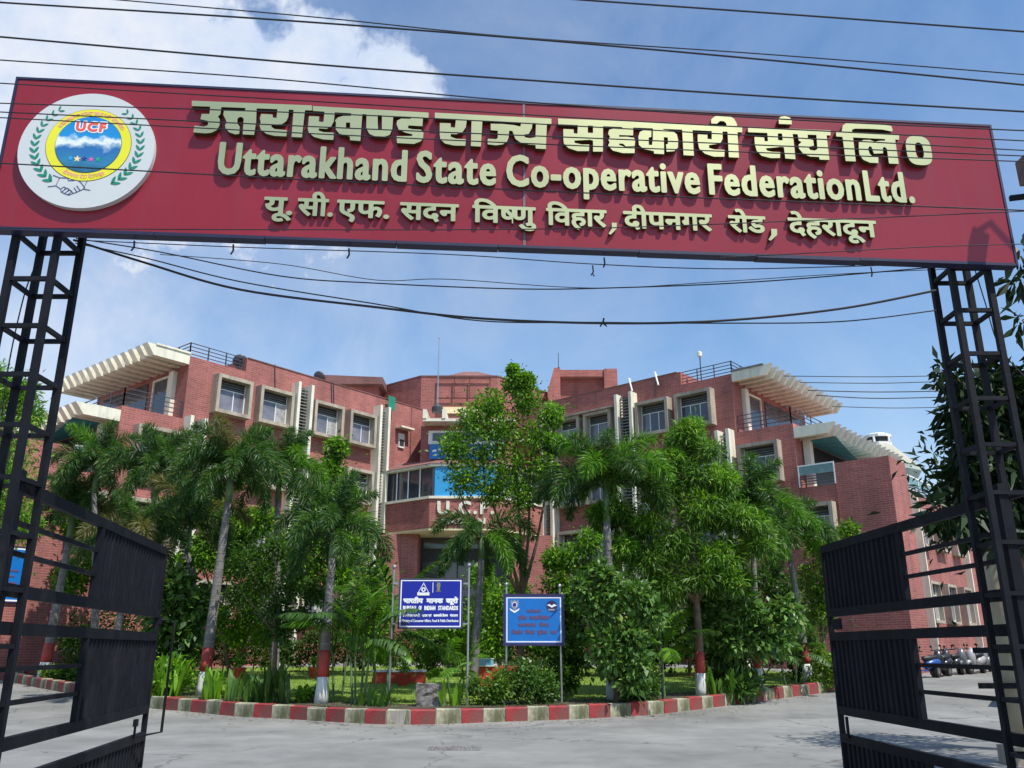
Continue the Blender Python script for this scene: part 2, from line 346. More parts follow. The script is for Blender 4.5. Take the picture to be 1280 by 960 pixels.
# ---------------------------------------------------------------- lettering from the built-in font, thickened through a distance field
_gc = {}
def glyph(ch):
    if ch in _gc: return _gc[ch]
    def segs(s):
        c = bpy.data.curves.new('tmp', 'FONT'); c.body = s; c.size = 1; c.resolution_u = 3; c.fill_mode = 'NONE'
        o = bpy.data.objects.new('tmp', c); me = o.to_mesh()
        v = np.zeros(len(me.vertices) * 3, np.float32); me.vertices.foreach_get('co', v); v = v.reshape(-1, 3)[:, :2]
        e = np.zeros(len(me.edges) * 2, np.int32); me.edges.foreach_get('vertices', e); e = e.reshape(-1, 2)
        S = v[e] if len(e) else np.zeros((0, 2, 2), np.float32)
        o.to_mesh_clear(); bpy.data.objects.remove(o); bpy.data.curves.remove(c)
        return S.astype(np.float64)
    S = segs(ch); D = segs('H' + ch + 'H'); H1 = segs('HH')
    hw = H1[:, :, 0].max() - segs('H')[:, :, 0].max()        # advance of H
    adv = (D[:, :, 0].max() if len(D) else hw) - segs('H')[:, :, 0].max() - hw
    _gc[ch] = (S, max(0., adv)); return _gc[ch]
def layout(text, gap=0.):
    """list of (segments, xclip); '~' after a consonant makes its half form"""
    x = 0; outl = []; i = 0
    while i < len(text):
        ch = text[i]
        if ch == ' ': x += .28; i += 1; continue
        S, adv = glyph(ch); half = i + 1 < len(text) and text[i + 1] == '~'
        if half:
            cut = S[:, :, 0].max() - .235; outl.append((S + [x, 0], x + cut)); x += cut; i += 2
        else:
            outl.append((S + [x, 0], None)); x += adv + gap; i += 1
    return outl, x
def loops_of(pieces, sx, sy, fat, h, fatx=None):
    """distance-field union of glyph outlines scaled by sx, sy and thickened; returns closed loops"""
    fx = (fatx or fat) / fat if fat else 1.
    P = [((S * [sx / fx, sy]), None if c is None else c * sx / fx) for S, c in pieces if len(S)]
    lo = np.min([S.reshape(-1, 2).min(0) for S, c in P], 0) - fat - 3 * h; hi = np.max([S.reshape(-1, 2).max(0) for S, c in P], 0) + fat + 3 * h
    nx, ny = (np.ceil((hi - lo) / h).astype(int) + 1); F = np.full((ny, nx), 9.)
    for S, c in P:
        b0 = S.reshape(-1, 2).min(0) - fat - 2 * h; b1 = S.reshape(-1, 2).max(0) + fat + 2 * h
        i0, j0 = np.maximum(((b0 - lo) / h).astype(int), 0); i1, j1 = np.minimum(((b1 - lo) / h).astype(int) + 2, (nx, ny))
        X, Y = np.meshgrid(lo[0] + h * np.arange(i0, i1), lo[1] + h * np.arange(j0, j1))
        a = S[:, 0]; d = S[:, 1] - a; L2 = (d ** 2).sum(1) + 1e-12
        px = X.ravel()[:, None] - a[:, 0]; py = Y.ravel()[:, None] - a[:, 1]
        t = np.clip((px * d[:, 0] + py * d[:, 1]) / L2, 0, 1)
        dist = np.sqrt(((px - t * d[:, 0]) ** 2 + (py - t * d[:, 1]) ** 2).min(1))
        y0, y1 = a[:, 1], S[:, 1, 1]; Yr = Y.ravel()[:, None]
        cr_ = (y0 <= Yr) != (y1 <= Yr)
        xi = a[:, 0] + (Yr - y0) / np.where(np.abs(y1 - y0) < 1e-12, 1, y1 - y0) * d[:, 0]
        ins = ((cr_ & (xi > X.ravel()[:, None])).sum(1) % 2) == 1
        f = np.where(ins, -dist, dist).reshape(X.shape)
        if c is not None: f = np.maximum(f, X - c - fat)
        F[j0:j1, i0:i1] = np.minimum(F[j0:j1, i0:i1], f)
    F = F - fat; F[np.abs(F) < 1e-9] = 1e-9
    # marching squares
    nxt = {}
    B = F < 0; act = np.argwhere((B[:-1, :-1] != B[1:, 1:]) | (B[:-1, 1:] != B[1:, :-1]) | (B[:-1, :-1] != B[:-1, 1:]))
    def ev(j, i, k):   # edge point
        if k == 0: a, b, p, q = F[j, i], F[j, i + 1], (i, j), (i + 1, j)
        else: a, b, p, q = F[j, i], F[j + 1, i], (i, j), (i, j + 1)
        t = a / (a - b); return (lo[0] + h * (p[0] + t * (q[0] - p[0])), lo[1] + h * (p[1] + t * (q[1] - p[1])))
    T = {1: [('L', 'B')], 2: [('B', 'R')], 3: [('L', 'R')], 4: [('R', 'T')], 5: [('L', 'T'), ('R', 'B')], 6: [('B', 'T')], 7: [('L', 'T')],
         8: [('T', 'L')], 9: [('T', 'B')], 10: [('B', 'L'), ('T', 'R')], 11: [('T', 'R')], 12: [('R', 'L')], 13: [('R', 'B')], 14: [('B', 'L')]}
    for j, i in act:
        c = B[j, i] + 2 * B[j, i + 1] + 4 * B[j + 1, i + 1] + 8 * B[j + 1, i]
        if c in (0, 15): continue
        K = {'B': (j, i, 0), 'T': (j + 1, i, 0), 'L': (j, i, 1), 'R': (j, i + 1, 1)}
        for p, q in T[int(c)]: nxt.setdefault(K[p], []).append(K[q])
    out_ = []
    while nxt:
        s = next(iter(nxt)); lp = []; k = s
        while k in nxt:
            q = nxt[k].pop(); 
            if not nxt[k]: del nxt[k]
            lp.append(ev(*k)); k = q
            if k == s: break
        if len(lp) > 5: out_.append(np.array(lp) * [fx, 1])
    return [simplify(l, h * .16) for l in out_]
def simplify(P, tol):
    n = len(P); keep = np.zeros(n, bool); far = int(((P - P[0]) ** 2).sum(1).argmax()); keep[0] = keep[far] = True
    Q = np.vstack([P, P[:1]]); st = [(0, far), (far, n)]
    while st:
        a, b = st.pop()
        if b - a < 2: continue
        A, B_ = Q[a], Q[b]; d = B_ - A; L = math.hypot(*d) + 1e-12
        e = np.abs((Q[a + 1:b, 0] - A[0]) * d[1] - (Q[a + 1:b, 1] - A[1]) * d[0]) / L; k = int(e.argmax())
        if e[k] > tol: keep[(a + 1 + k) % n] = True; st += [(a, a + 1 + k), (a + 1 + k, b)]
    return P[keep]
def extrude_loops(name, loops, depth, mats, bevel=0):
    c = bpy.data.curves.new(name, 'CURVE'); c.dimensions = '2D'; c.fill_mode = 'BOTH'; c.extrude = depth / 2; c.bevel_depth = bevel
    for l in loops:
        if len(l) < 3: continue
        s = c.splines.new('POLY'); s.points.add(len(l) - 1); s.use_cyclic_u = True
        s.points.foreach_set('co', np.hstack([l, np.zeros((len(l), 1)), np.ones((len(l), 1))]).astype(np.float32).ravel())
    o = bpy.data.objects.new(name, c); me = bpy.data.meshes.new_from_object(o); me.name = name
    bpy.data.objects.remove(o); bpy.data.curves.remove(c); me.materials.clear()
    for m in mats: me.materials.append(m)
    if len(mats) > 1:
        for p in me.polygons: p.material_index = 0 if abs(p.normal.z) > .5 else 1
    return me
def word(text, x0, x1, ybase, ytop, fat, ref='H', fatx=None, h=.006, gap=0., each=False):
    """fit a word between x0..x1 with its body between ybase and ytop"""
    P, _ = layout(text, gap); A = np.vstack([S.reshape(-1, 2) for S, c in P if len(S)])
    S, _ = glyph(ref); ys = S.reshape(-1, 2)[:, 1]; bot, top = ys.min(), ys.max()
    if ref in 'र': bot = glyph('ा')[0].reshape(-1, 2)[:, 1].min(); top = glyph('ा')[0].reshape(-1, 2)[:, 1].max()
    sy = (ytop - ybase - 2 * fat) / (top - bot); fx = fatx or fat
    sx = (x1 - x0 - 2 * fx) / (A[:, 0].max() - A[:, 0].min()); dx = x0 + fx - A[:, 0].min() * sx; dy = ybase + fat - bot * sy
    if each:
        res = []
        for p in P:
            L = loops_of([p], sx, sy, fat, h, fatx)
            res.append([l + [dx, dy] for l in L])
        return res
    return [l + [dx, dy] for l in loops_of(P, sx, sy, fat, h, fatx)]
PI = math.pi

# ================================================================ SETTING: ground
def gzs(X, Y): return gz(Y)
xs = [-400, -120, -60, -40] + list(range(-32, 33, 2)) + [40, 60, 120, 400]
ys = [-200, -60, -20, -8] + [i * 1.0 for i in range(-4, 52)] + [60, 80, 120, 200, 400, 900]
g = MB(); nx = len(xs)
for y in ys:
    for x in xs: g.v.append((x, y, gz(y) - (.6 if y >= 400 else 0)))
for j in range(len(ys) - 1):
    for i in range(nx - 1): g.f.append((j * nx + i, j * nx + i + 1, (j + 1) * nx + i + 1, (j + 1) * nx + i))
me = g.mesh('ground', M['road'], fix=False); o = link('ground', me); o['kind'] = 'structure'
# gravelly patch in the road
pb = MB()
for i in range(90):
    a = rng.uniform(-.42, .42); b = rng.uniform(-.26, .26); s = rng.uniform(.012, .03)
    pb.poly([(a - s, b, .003), (a, b - s, .003), (a + s, b, .003), (a, b + s, .003), (a, b, .003 + s)], [(0, 1, 4), (1, 2, 4), (2, 3, 4), (3, 0, 4)])
pp = ground(568, 936)
o = put('gravel_patch', pb, M['stone'], loc=pp); o['kind'] = 'stuff'; tag(o, 'loose gravel in the small square patch of the concrete drive', 'gravel')
pm = MB().box(-.45, .45, -.29, .29, -.02, .004); o = put('drain_cover', pm, mat('worn_concrete', (.15, .15, .145), .9, var=.3, scale=12, bump=.6), loc=pp); tag(o, 'dark rough square drain cover set in the concrete drive', 'drain cover')

# ================================================================ KERB and garden
KB = [(15, 851), (50, 859), (88, 866), (135, 875), (185, 884), (250, 890), (300, 895), (360, 898), (440, 903), (500, 905), (560, 904), (640, 901), (700, 899), (760, 896), (820, 892), (880, 885), (940, 877), (1000, 869), (1040, 864), (1085, 858)]
kp = [ground(*p) for p in KB]; kp = [Vector((p.x, p.y)) for p in kp]
# left tip of the bed turns back behind the palms
kp = [Vector((-13.5, 39.5)), Vector((-17.0, 36.5)), Vector((-18.6, 34.0))] + kp[0:] + [Vector((12.4, 32.0)), Vector((12.2, 34.0))]
# smooth (Catmull-Rom) and resample at stone pitch
def catmull(P, n=12):
    r = []
    for i in range(len(P) - 1):
        a, b, c, d = P[max(i - 1, 0)], P[i], P[i + 1], P[min(i + 2, len(P) - 1)]
        for k in range(n):
            t = k / n; r.append(.5 * ((2 * b) + (c - a) * t + (2 * a - 5 * b + 4 * c - d) * t * t + (3 * b - a - 3 * c + d) * t ** 3))
    return r + [P[-1]]
kc = catmull(kp); kd = [0]
for a, b in zip(kc, kc[1:]): kd.append(kd[-1] + (b - a).length)
def kat(s):
    for i in range(len(kd) - 1):
        if kd[i + 1] >= s: t = (s - kd[i]) / (kd[i + 1] - kd[i] + 1e-9); return kc[i].lerp(kc[i + 1], t)
    return kc[-1]
kerb = thing('garden_kerb', '', '', (0, 21, 0)); del kerb['label']; del kerb['category']; kerb['kind'] = 'structure'
s = 0; i = 0; stones = {0: [], 1: []}
for v in range(6):
    for red in (0, 1):
        L = .5; c = .025
        mb = MB(); hh = .30 + random.uniform(-.012, .012)
        prof = [(-.11, -.15), (.11, -.15), (.11, hh - c), (.11 - c, hh), (-.11 + c, hh), (-.11, hh - c)]
        P = [(-L / 2 + .0, y, z) for y, z in prof] + [(L / 2, y, z) for y, z in prof]
        P = [(x + random.uniform(-.008, .008), y + random.uniform(-.008, .008), z + random.uniform(-.006, .006)) for x, y, z in P]
        mb.poly(P, [(5, 4, 3, 2, 1, 0), (6, 7, 8, 9, 10, 11)] + [(k, (k + 1) % 6, 6 + (k + 1) % 6, 6 + k) for k in range(6)])
        stones[red].append(mb.mesh('kerb_stone', M['kerb_red'] if red else M['kerb_white']))
while s < kd[-1] - .5:
    L = random.uniform(.50, .58); a = kat(s); b = kat(s + L); c = (a + b) / 2; ang = math.atan2(b.y - a.y, b.x - a.x)
    o = link('kerb_stone', stones[i % 2][random.randrange(6)], kerb, (c.x, c.y, gz(c.y) + random.uniform(-.008, .008)), (random.uniform(-.02, .02), 0, ang + random.uniform(-.02, .02)), scale=((L - .016) / .5, 1, 1))
    s += L; i += 1
mm = MB(); pr = None
for k in range(0, len(kc) - 1):   # mortar core slightly smaller than the stones
    a, b = kc[k], kc[k + 1]
    if (b - a).length < .02: continue
    mm.bar((a.x, a.y, gz(a.y) + .13), (b.x, b.y, gz(b.y) + .13), .19, .31)
put('mortar', mm, M['mortar'], kerb)
# lawn inside the kerb
front = [p for p in kc]
def lawn_z(x, y):
    return gz(y) + max(.03, .27 - .012 * max(0, y - 21)) + .02 * math.sin(x * 1.3) * math.sin(y * .9)
def inside(x, y, poly):
    c = False; n = len(poly); j = n - 1
    for i in range(n):
        if (poly[i].y > y) != (poly[j].y > y) and x < (poly[j].x - poly[i].x) * (y - poly[i].y) / (poly[j].y - poly[i].y) + poly[i].x: c = not c
        j = i
    return c
lawn_poly = front + [Vector((11.5, 36.5)), Vector((8.2, 39.4)), Vector((2.0, 41.5)), Vector((-7, 41.5)), Vector((-12.6, 39.4))]
bm = bmesh.new(); vs = [bm.verts.new((p.x, p.y, 0)) for p in lawn_poly[::2] ]
bm.faces.new(vs); bmesh.ops.triangulate(bm, faces=bm.faces)
for k in range(5): 
    bmesh.ops.subdivide_edges(bm, edges=[e for e in bm.edges if e.calc_length() > 1.4], cuts=1); bmesh.ops.triangulate(bm, faces=bm.faces)
for v in bm.verts: v.co.z = lawn_z(v.co.x, v.co.y)
me = bpy.data.meshes.new('lawn'); bm.to_mesh(me); bm.free(); me.materials.append(M['lawn']); o = link('lawn', me); o['kind'] = 'structure'
# soil strip just behind the kerb
sm = MB(); cen = Vector((-2, 31))
for k in range(len(kc) - 1):
    a, b = kc[k], kc[k + 1]; da = (cen - a).normalized(); db = (cen - b).normalized()
    P = [a + da * .1, b + db * .1, b + db * 1.5, a + da * 1.5]
    sm.poly([(p.x, p.y, lawn_z(p.x, p.y) + .012 + .02 * (q < 2)) for q, p in enumerate(P)], [(0, 1, 2, 3)])
o = put('flower_bed_soil', sm, M['soil']); o['kind'] = 'structure'
# fallen leaves on the drive along the kerb
n = 1100; kk = rng.uniform(2, kd[-1] - 2, n); off = rng.exponential(.55, n) + .14
V = []
for s_, o_ in zip(kk, off):
    p = kat(s_); q = kat(s_ + .1); d = (q - p).normalized(); c = p + Vector((d.y, -d.x)) * o_; a = random.uniform(0, 6.28); L = random.uniform(.02, .055); z = gz(c.y) + .006
    u = Vector((math.cos(a), math.sin(a))) * L; v_ = Vector((-u.y, u.x)) * .4
    V += [(c.x - u.x, c.y - u.y, z), (c.x + v_.x, c.y + v_.y, z + .004), (c.x + u.x, c.y + u.y, z + random.uniform(.002, .02)), (c.x - v_.x, c.y - v_.y, z + .006)]
o = link('fallen_leaves', fast_mesh('fallen_leaves', V, np.arange(len(V)).reshape(-1, 4), leaf_mat('leaf_litter', (.08, .05, .02), (.22, .17, .05), trans=.1))); o['kind'] = 'stuff'; tag(o, 'dry fallen leaves scattered on the drive along the striped kerb', 'leaves')
# grass blades
n = 46000; X = rng.uniform(-18, 12, n); Y = 21 + 19 * rng.random(n) ** 1.3
ok = np.array([inside(x, y, lawn_poly) for x, y in zip(X, Y)]); X = X[ok]; Y = Y[ok]; n = len(X)
Z = np.array([lawn_z(x, y) for x, y in zip(X, Y)]); a = rng.uniform(0, 2 * PI, n); hgt = rng.uniform(.03, .075, n); wd = rng.uniform(.008, .016, n)
dx, dy = np.cos(a) * wd, np.sin(a) * wd; lx, ly = rng.normal(0, .02, n), rng.normal(0, .02, n)
V = np.stack([np.stack([X - dx, Y - dy, Z], 1), np.stack([X + dx, Y + dy, Z], 1), np.stack([X + lx, Y + ly, Z + hgt], 1)], 1).reshape(-1, 3)
o = link('grass', fast_mesh('grass', V, np.arange(len(V)).reshape(-1, 3), M['grass'])); o['kind'] = 'stuff'; tag(o, 'short mown grass on the lawn inside the striped kerb', 'grass')

# ================================================================ GATE TOWERS
def tower(name, label, px0, px1, y0, y1, ztop):
    t = thing(name, label, 'gate tower', ((px0 + px1) / 2, (y0 + y1) / 2, 0), 0, 'steel lattice towers of the entrance arch')
    C4 = [(px0, y0), (px1, y0), (px1, y1), (px0, y1)]
    for x, y in C4: put('leg', MB().bar((x, y, 0), (x, y, ztop), .052), M['iron'], t)
    put('base_plate', MB().box(px0 - .1, px1 + .1, y0 - .1, y1 + .1, 0, .02), M['iron'], t)
    z = .35
    while z < ztop - .1:
        for k in range(4):
            a, b = C4[k], C4[(k + 1) % 4]
            put('rung', MB().bar((a[0], a[1], z), (b[0], b[1], z), .036), M['iron'], t)
        z += .425
    return t
tower('gate_tower', 'black steel lattice tower carrying the left end of the red sign', -4.27, -3.91, 6.60, 6.98, 6.2)
tower('gate_tower', 'black steel lattice tower with leaves behind it under the right end of the red sign', 4.13, 4.47, 7.30, 7.64, 6.2)

# ================================================================ SIGN
YAW = math.atan2(.0797, .9968)
sg = thing('arch_sign', 'long red arch sign with gold Hindi and English letters above the gateway', 'sign', (-4.443, 6.46, 5.013), YAW)
def SP(name, mb, m, parent=sg, **k): return put(name, mb, m, parent, local=True, **k)
W_, H_ = 9.16, 1.488
SP('panel', MB().box(0.012, 4.553, 0, .03, .012, H_ - .012), M['red_sign']); SP('panel', MB().box(4.583, W_ - .012, 0, .03, .012, H_ - .012), M['red_sign'])
SP('joint_strip', MB().box(4.556, 4.580, -.004, .03, .01, H_ - .01), mat('joint_strip', (.17, .09, .12), .5))
SP('edge_trim', MB().box(-.012, .010, -.008, .10, -.012, H_ + .012).box(W_ - .010, W_ + .012, -.008, .10, -.012, H_ + .012).box(.0105, W_ - .0105, -.008, .10, H_ - .010, H_ + .012), M['sign_edge'])
bt = MB()
x = .0105
while x < W_ - .02:       # ragged lower lip of the sheet
    L = random.uniform(.6, 1.4); x2 = min(W_ - .0105, x + L); bt.box(x, x2 - .004, -.008, .10, -.014 - random.uniform(0, .018), .010); x = x2
SP('bottom_lip', bt, M['sign_edge'])
SP('back_sheet', MB().box(.0125, W_ - .0125, .07, .095, .0125, H_ - .0125), M['iron'])
for q in (1.18, 2.02, 3.02, 5.3, 7.8): SP('hanging_wire', MB().tube([(q, .1, -.03), (q + .005, .1, -.09), (q - .01, .09, -.13)], .008, 4), M['cable'])
GM = [M['gold'], M['gold_side']]
def letters(loops, name, d=.045, parent=sg, z=.0, label=None, mats=GM, off=.004):
    me = extrude_loops(name, loops, d, mats); o = link(name, me, parent, (0, -(d / 2 + off), z), (PI / 2, 0, 0), local=True)
    return o
# first row: heavy block letters, each word one stepped outline on the plane of the sign
def onsign(x, y):
    r = ray(x, y); k = r.x / r.y; e = (math.cos(YAW), math.sin(YAW)); s = (-4.443 - k * 6.46) / (k * e[1] - e[0]); Yp = 6.46 + s * e[1]
    return s, Yp * r.z / r.y + EYE - 5.013
def P_(s): v = [float(q) for q in s.split()]; return list(zip(v[::2], v[1::2]))
ROW1 = [
 [((236, 120), 8, ['50 88 50 138 1240 182 1240 134', '232 145 340 152 330 220 305 245 325 270 322 330 295 378 240 405 180 410 65 400 75 335 165 345 205 335 213 310 205 285 135 270 148 218 225 220',
   '370 180 545 188 580 180 582 160 690 165 685 300 665 425 555 420 565 265 540 245 515 250 500 265 497 310 522 345 518 415 480 420 420 400 385 360 380 330 395 300 385 270 362 225',
   '738 218 850 225 850 255 890 260 900 170 1010 175 1005 245 985 290 940 320 840 322 835 345 870 370 992 380 985 440 870 435 790 415 735 375 722 330 735 300 725 260', '1060 175 1170 180 1140 450 1040 445']),
  ((380, 125), 8, ['100 100 1245 165 1245 218 100 147', '60 200 160 205 155 255 205 260 215 150 315 155 305 250 280 300 235 325 155 320 155 345 200 360 305 365 300 435 200 430 110 405 60 365 48 320 55 270',
   '480 160 588 165 568 445 468 438 468 402 360 372 325 330 330 270 320 240 350 212 400 198 478 198|425 262 470 262 468 328 425 325', '632 175 740 180 740 270 745 335 785 340 785 185 895 190 885 330 860 385 800 405 720 402 660 375 630 320',
   '1075 195 1190 200 1185 298 1045 290 1040 320 1080 330 1170 335 1195 365 1190 420 1165 450 1100 475 935 465 930 400 1085 398 1090 380 1010 360 950 330 930 280 935 245 975 225 1070 228'])],
 [((540, 135), 8, ['30 85 1185 145 1185 195 30 138', '80 188 185 192 185 230 230 235 240 150 345 155 335 230 300 280 240 298 185 295 185 325 240 345 335 350 330 412 220 410 130 390 85 350 78 290', '395 150 500 155 485 420 388 415',
   '585 195 700 198 820 210 880 225 890 170 1000 175 990 240 960 295 915 300 920 330 975 340 1030 330 1035 180 1140 185 1130 445 1032 440 1030 405 960 400 880 380 830 345 810 290 800 265 765 262 760 330 745 370 700 400 640 408 555 398 555 345 640 350 655 335 655 262 585 258'])],
 [((692, 140), 8, ['38 103 1864 180 1864 238 38 158', '90 208 190 212 190 250 230 255 235 160 330 160 330 245 385 248 385 160 482 165 480 430 385 430 385 320 350 312 290 315 195 320 200 345 270 362 345 362 342 425 230 425 140 395 95 350 90 300',
   '675 175 782 180 780 270 640 265 640 285 720 285 790 295 800 330 795 375 710 378 680 350 640 350 640 365 700 388 795 388 795 445 680 445 580 420 535 370 550 340 535 310 555 285 535 255 545 215 600 200 675 205',
   '980 190 1075 190 1080 215 1170 225 1215 260 1228 320 1225 390 1190 425 1115 432 1110 360 1130 355 1128 290 1085 285 1088 455 990 450 990 425 890 405 840 365 835 280 850 235 900 215 980 215|962 222 979 222 979 300 970 368 935 365 935 290 960 286']),
  ((800, 140), 8, ['405 195 505 200 520 470 420 465', '560 260 655 265 655 305 700 310 700 210 805 215 805 305 780 350 670 365 670 395 720 410 825 415 822 480 720 480 630 450 575 400 560 330',
   '852 150 948 160 968 490 870 485', '695 150 695 110 730 82 800 70 870 75 920 105 945 150 950 200 850 200 845 150 820 128 780 125 750 152'])],
 [((925, 145), 10.667, ['80 195 1170 240 1170 305 80 262', '485 85 510 60 570 52 630 68 655 105 655 158 490 152', '165 328 292 335 295 385 345 385 335 265 470 270 475 370 540 375 530 270 665 275 680 370 705 620 575 610 555 460 500 455 440 465 310 475 330 510 400 525 505 530 500 605 380 605 260 575 195 510 170 420',
   '735 270 865 275 870 350 940 370 950 440 900 450 880 470 900 500 960 510 1000 490 985 280 1115 285 1130 420 1155 630 1030 625 1020 590 900 585 810 545 755 480 750 430 790 395 750 370'])],
 [((1035, 150), 9.846, ['65 185 835 220 835 285 70 245', '145 240 270 245 305 550 185 545', '135 200 150 110 200 78 280 72 420 78 600 95 740 118 755 160 750 185 640 160 450 150 300 148 260 160 255 260 145 250',
   '345 320 400 290 480 290 540 312 600 300 665 300 670 270 785 275 830 580 715 575 690 400 660 370 635 385 640 450 530 455 500 370 470 365 455 400 475 460 510 490 580 495 582 570 480 565 400 530 355 470 345 400'])],
]
def smooth_poly(P):
    """corner rounding is left to the distance field; returns closed segments"""
    P = np.array(P); return np.stack([P, np.roll(P, -1, 0)], 1)
for wd_ in ROW1:
    pieces = []
    for (ox, oy), sc_, polys in wd_:
        for ps in polys:
            segs_ = [smooth_poly([onsign(ox + a / sc_, oy + b / sc_) for a, b in P_(q)]) for q in ps.split('|')]
            pieces.append((np.vstack(segs_), None))
    letters(loops_of(pieces, 1, 1, .0012, .0045), 'raised_word', .055)
# the abbreviation sign is a heavy ring
th = np.linspace(0, 2 * PI, 49)[:-1]
def ring(cx, cy, ax, ay, pw=3.0): return np.stack([cx + ax * np.sign(np.cos(th)) * np.abs(np.cos(th)) ** (2 / pw), cy + ay * np.sign(np.sin(th)) * np.abs(np.sin(th)) ** (2 / pw)], 1)
letters([ring(8.35, 1.135, .125, .158), ring(8.355, 1.135, .040, .088, 2.6)], 'raised_letter', .055)
# second row, English, letter by letter
for tx, a, b in (('Uttarakhand', 1.85, 3.51), ('State', 3.59, 4.31), ('Co-operative', 4.40, 6.19), ('Federation', 6.27, 7.72), ('Ltd.', 7.76, 8.24)):
    for L in word(tx, a, b, .572, .897, .0105, ref='H', fatx=.0125, h=.005, gap=.055 if len(tx) > 5 else .07, each=True):
        if L: letters(L, 'raised_letter', .045)
# third row
for tx, a, b in (('यू.', 2.28, 2.53), ('सी.', 2.57, 2.88), ('एफ.', 2.91, 3.37), ('सदन', 3.46, 3.98), ('िवष~णु', 4.10, 4.67), ('िवहार', 4.76, 5.31), (',', 5.34, 5.40), ('दीपनगर', 5.46, 6.28), ('रोड', 6.43, 6.78), (',', 6.81, 6.88), ('देहरादून', 6.99, 7.83)):
    if tx == ',':
        letters([np.array([(a + .015, .25), (b, .25), (b - .005, .19), (a + .0, .13), (a - .02, .14), (a + .012, .19)])], 'raised_comma', .035); continue
    letters(word(tx, a, b, .203, .374, .0070, ref='र', fatx=.0085, h=.004), 'raised_word', .035)
# emblem disc
EC = (.725, .755)
emb = link('emblem_disc', MB().poly(*(lambda n=72, r=.572, d=.055: ([(r * math.cos(2 * PI * i / n), -d, r * math.sin(2 * PI * i / n)) for i in range(n)] + [(r * math.cos(2 * PI * i / n), -.002, r * math.sin(2 * PI * i / n)) for i in range(n)],
      [tuple(range(n)), tuple(range(n, 2 * n))[::-1]] + [(i, i + n, (i + 1) % n + n, (i + 1) % n) for i in range(n)]))()).mesh('emblem_disc', mat('emblem_white', (.56, .59, .59), .35, var=.02)), sg, (EC[0], 0, EC[1]), local=True)
def EP(name, loops, m, lay, d=.0016):
    me = extrude_loops(name, loops, d, [m]); return link(name, me, emb, (0, -(.0555 + lay * .0024), 0), (PI / 2, 0, 0), local=True)
def circ(cx, cy, r, n=64): a = np.linspace(0, 2 * PI, n + 1)[:-1]; return np.stack([cx + r * np.cos(a), cy + r * np.sin(a)], 1)
rc = (.012, .048)
EP('emblem_outline', [circ(*rc, .3615)], mat('emblem_ink', (.10, .09, .02), .5), 0)
EP('emblem_ring', [circ(*rc, .357)], mat('emblem_yellow', (.74, .70, .03), .4, var=.04), 1)
EP('emblem_outline', [circ(*rc, .280)], mat('emblem_ink2', (.01, .10, .16), .5), 2)
mv, nt, b = new_mat('emblem_mountains'); t_ = nt.nodes.new('ShaderNodeTexCoord'); n_ = nt.nodes.new('ShaderNodeTexNoise'); n_.inputs['Scale'].default_value = 9; n_.inputs['Detail'].default_value = 8
s_ = nt.nodes.new('ShaderNodeSeparateXYZ'); nt.links.new(t_.outputs['Object'], s_.inputs[0]); nt.links.new(t_.outputs['Object'], n_.inputs['Vector'])
m1 = nt.nodes.new('ShaderNodeMath'); m1.operation = 'MULTIPLY_ADD'; nt.links.new(n_.outputs[0], m1.inputs[0]); m1.inputs[1].default_value = .22; nt.links.new(s_.outputs[1], m1.inputs[2])
m2 = nt.nodes.new('ShaderNodeMapRange'); m2.inputs[1].default_value = -.15; m2.inputs[2].default_value = .45; nt.links.new(m1.outputs[0], m2.inputs[0])
r_ = nt.nodes.new('ShaderNodeValToRGB'); e = r_.color_ramp.elements
e[0].position = 0; e[0].color = (.02, .09, .16, 1); e[1].position = 1; e[1].color = (.01, .20, .55, 1)
for p_, c_ in ((.22, (.03, .20, .36, 1)), (.44, (.02, .14, .38, 1)), (.50, (.25, .40, .52, 1)), (.545, (.75, .80, .80, 1)), (.60, (.60, .72, .78, 1)), (.64, (.01, .26, .58, 1))): x_ = e.new(p_); x_.color = c_
nt.links.new(m2.outputs[0], r_.inputs[0]); nt.links.new(r_.outputs[0], b.inputs['Base Color']); b.inputs['Roughness'].default_value = .4
EP('emblem_picture', [circ(*rc, .276)], mv, 3)
wr = MB()
ER = mat('emblem_red', (.75, .10, .07), .4, var=.02); EW = mat('emblem_paper', (.8, .8, .78), .5, var=.02)
EP('emblem_letters', word('UCF', rc[0] - .14, rc[0] + .14, rc[1] + .115, rc[1] + .235, .017, h=.003, gap=.08), EW, 4)
EP('emblem_letters', word('UCF', rc[0] - .128, rc[0] + .128, rc[1] + .128, rc[1] + .222, .006, h=.0025, gap=.10), ER, 5)
for k, c_ in enumerate(((.02, .35, .75), (.80, .65, .35), (.01, .03, .25), (.65, .10, .40), (.01, .35, .20))):
    cx, cy = rc[0] - .13 + .058 * k, rc[1] - .145 - .004 * (k % 2); rr = .034 if k == 1 else .028
    pts = np.array([(cx + (rr if q % 2 == 0 else rr * .42) * math.sin(q * PI / 5), cy + (rr if q % 2 == 0 else rr * .42) * math.cos(q * PI / 5)) for q in range(10)])
    EP('emblem_figure', [pts], mat('emblem_figure_paint', c_, .5, var=.02), 4)
arc = [layout('उत~तराखण~ड राज~य सहकारी संघ िल0'), layout('दीपनगर रोड देहरादून')]
AM = mat('emblem_ring_print', (.85, .42, .25), .5, var=.02)
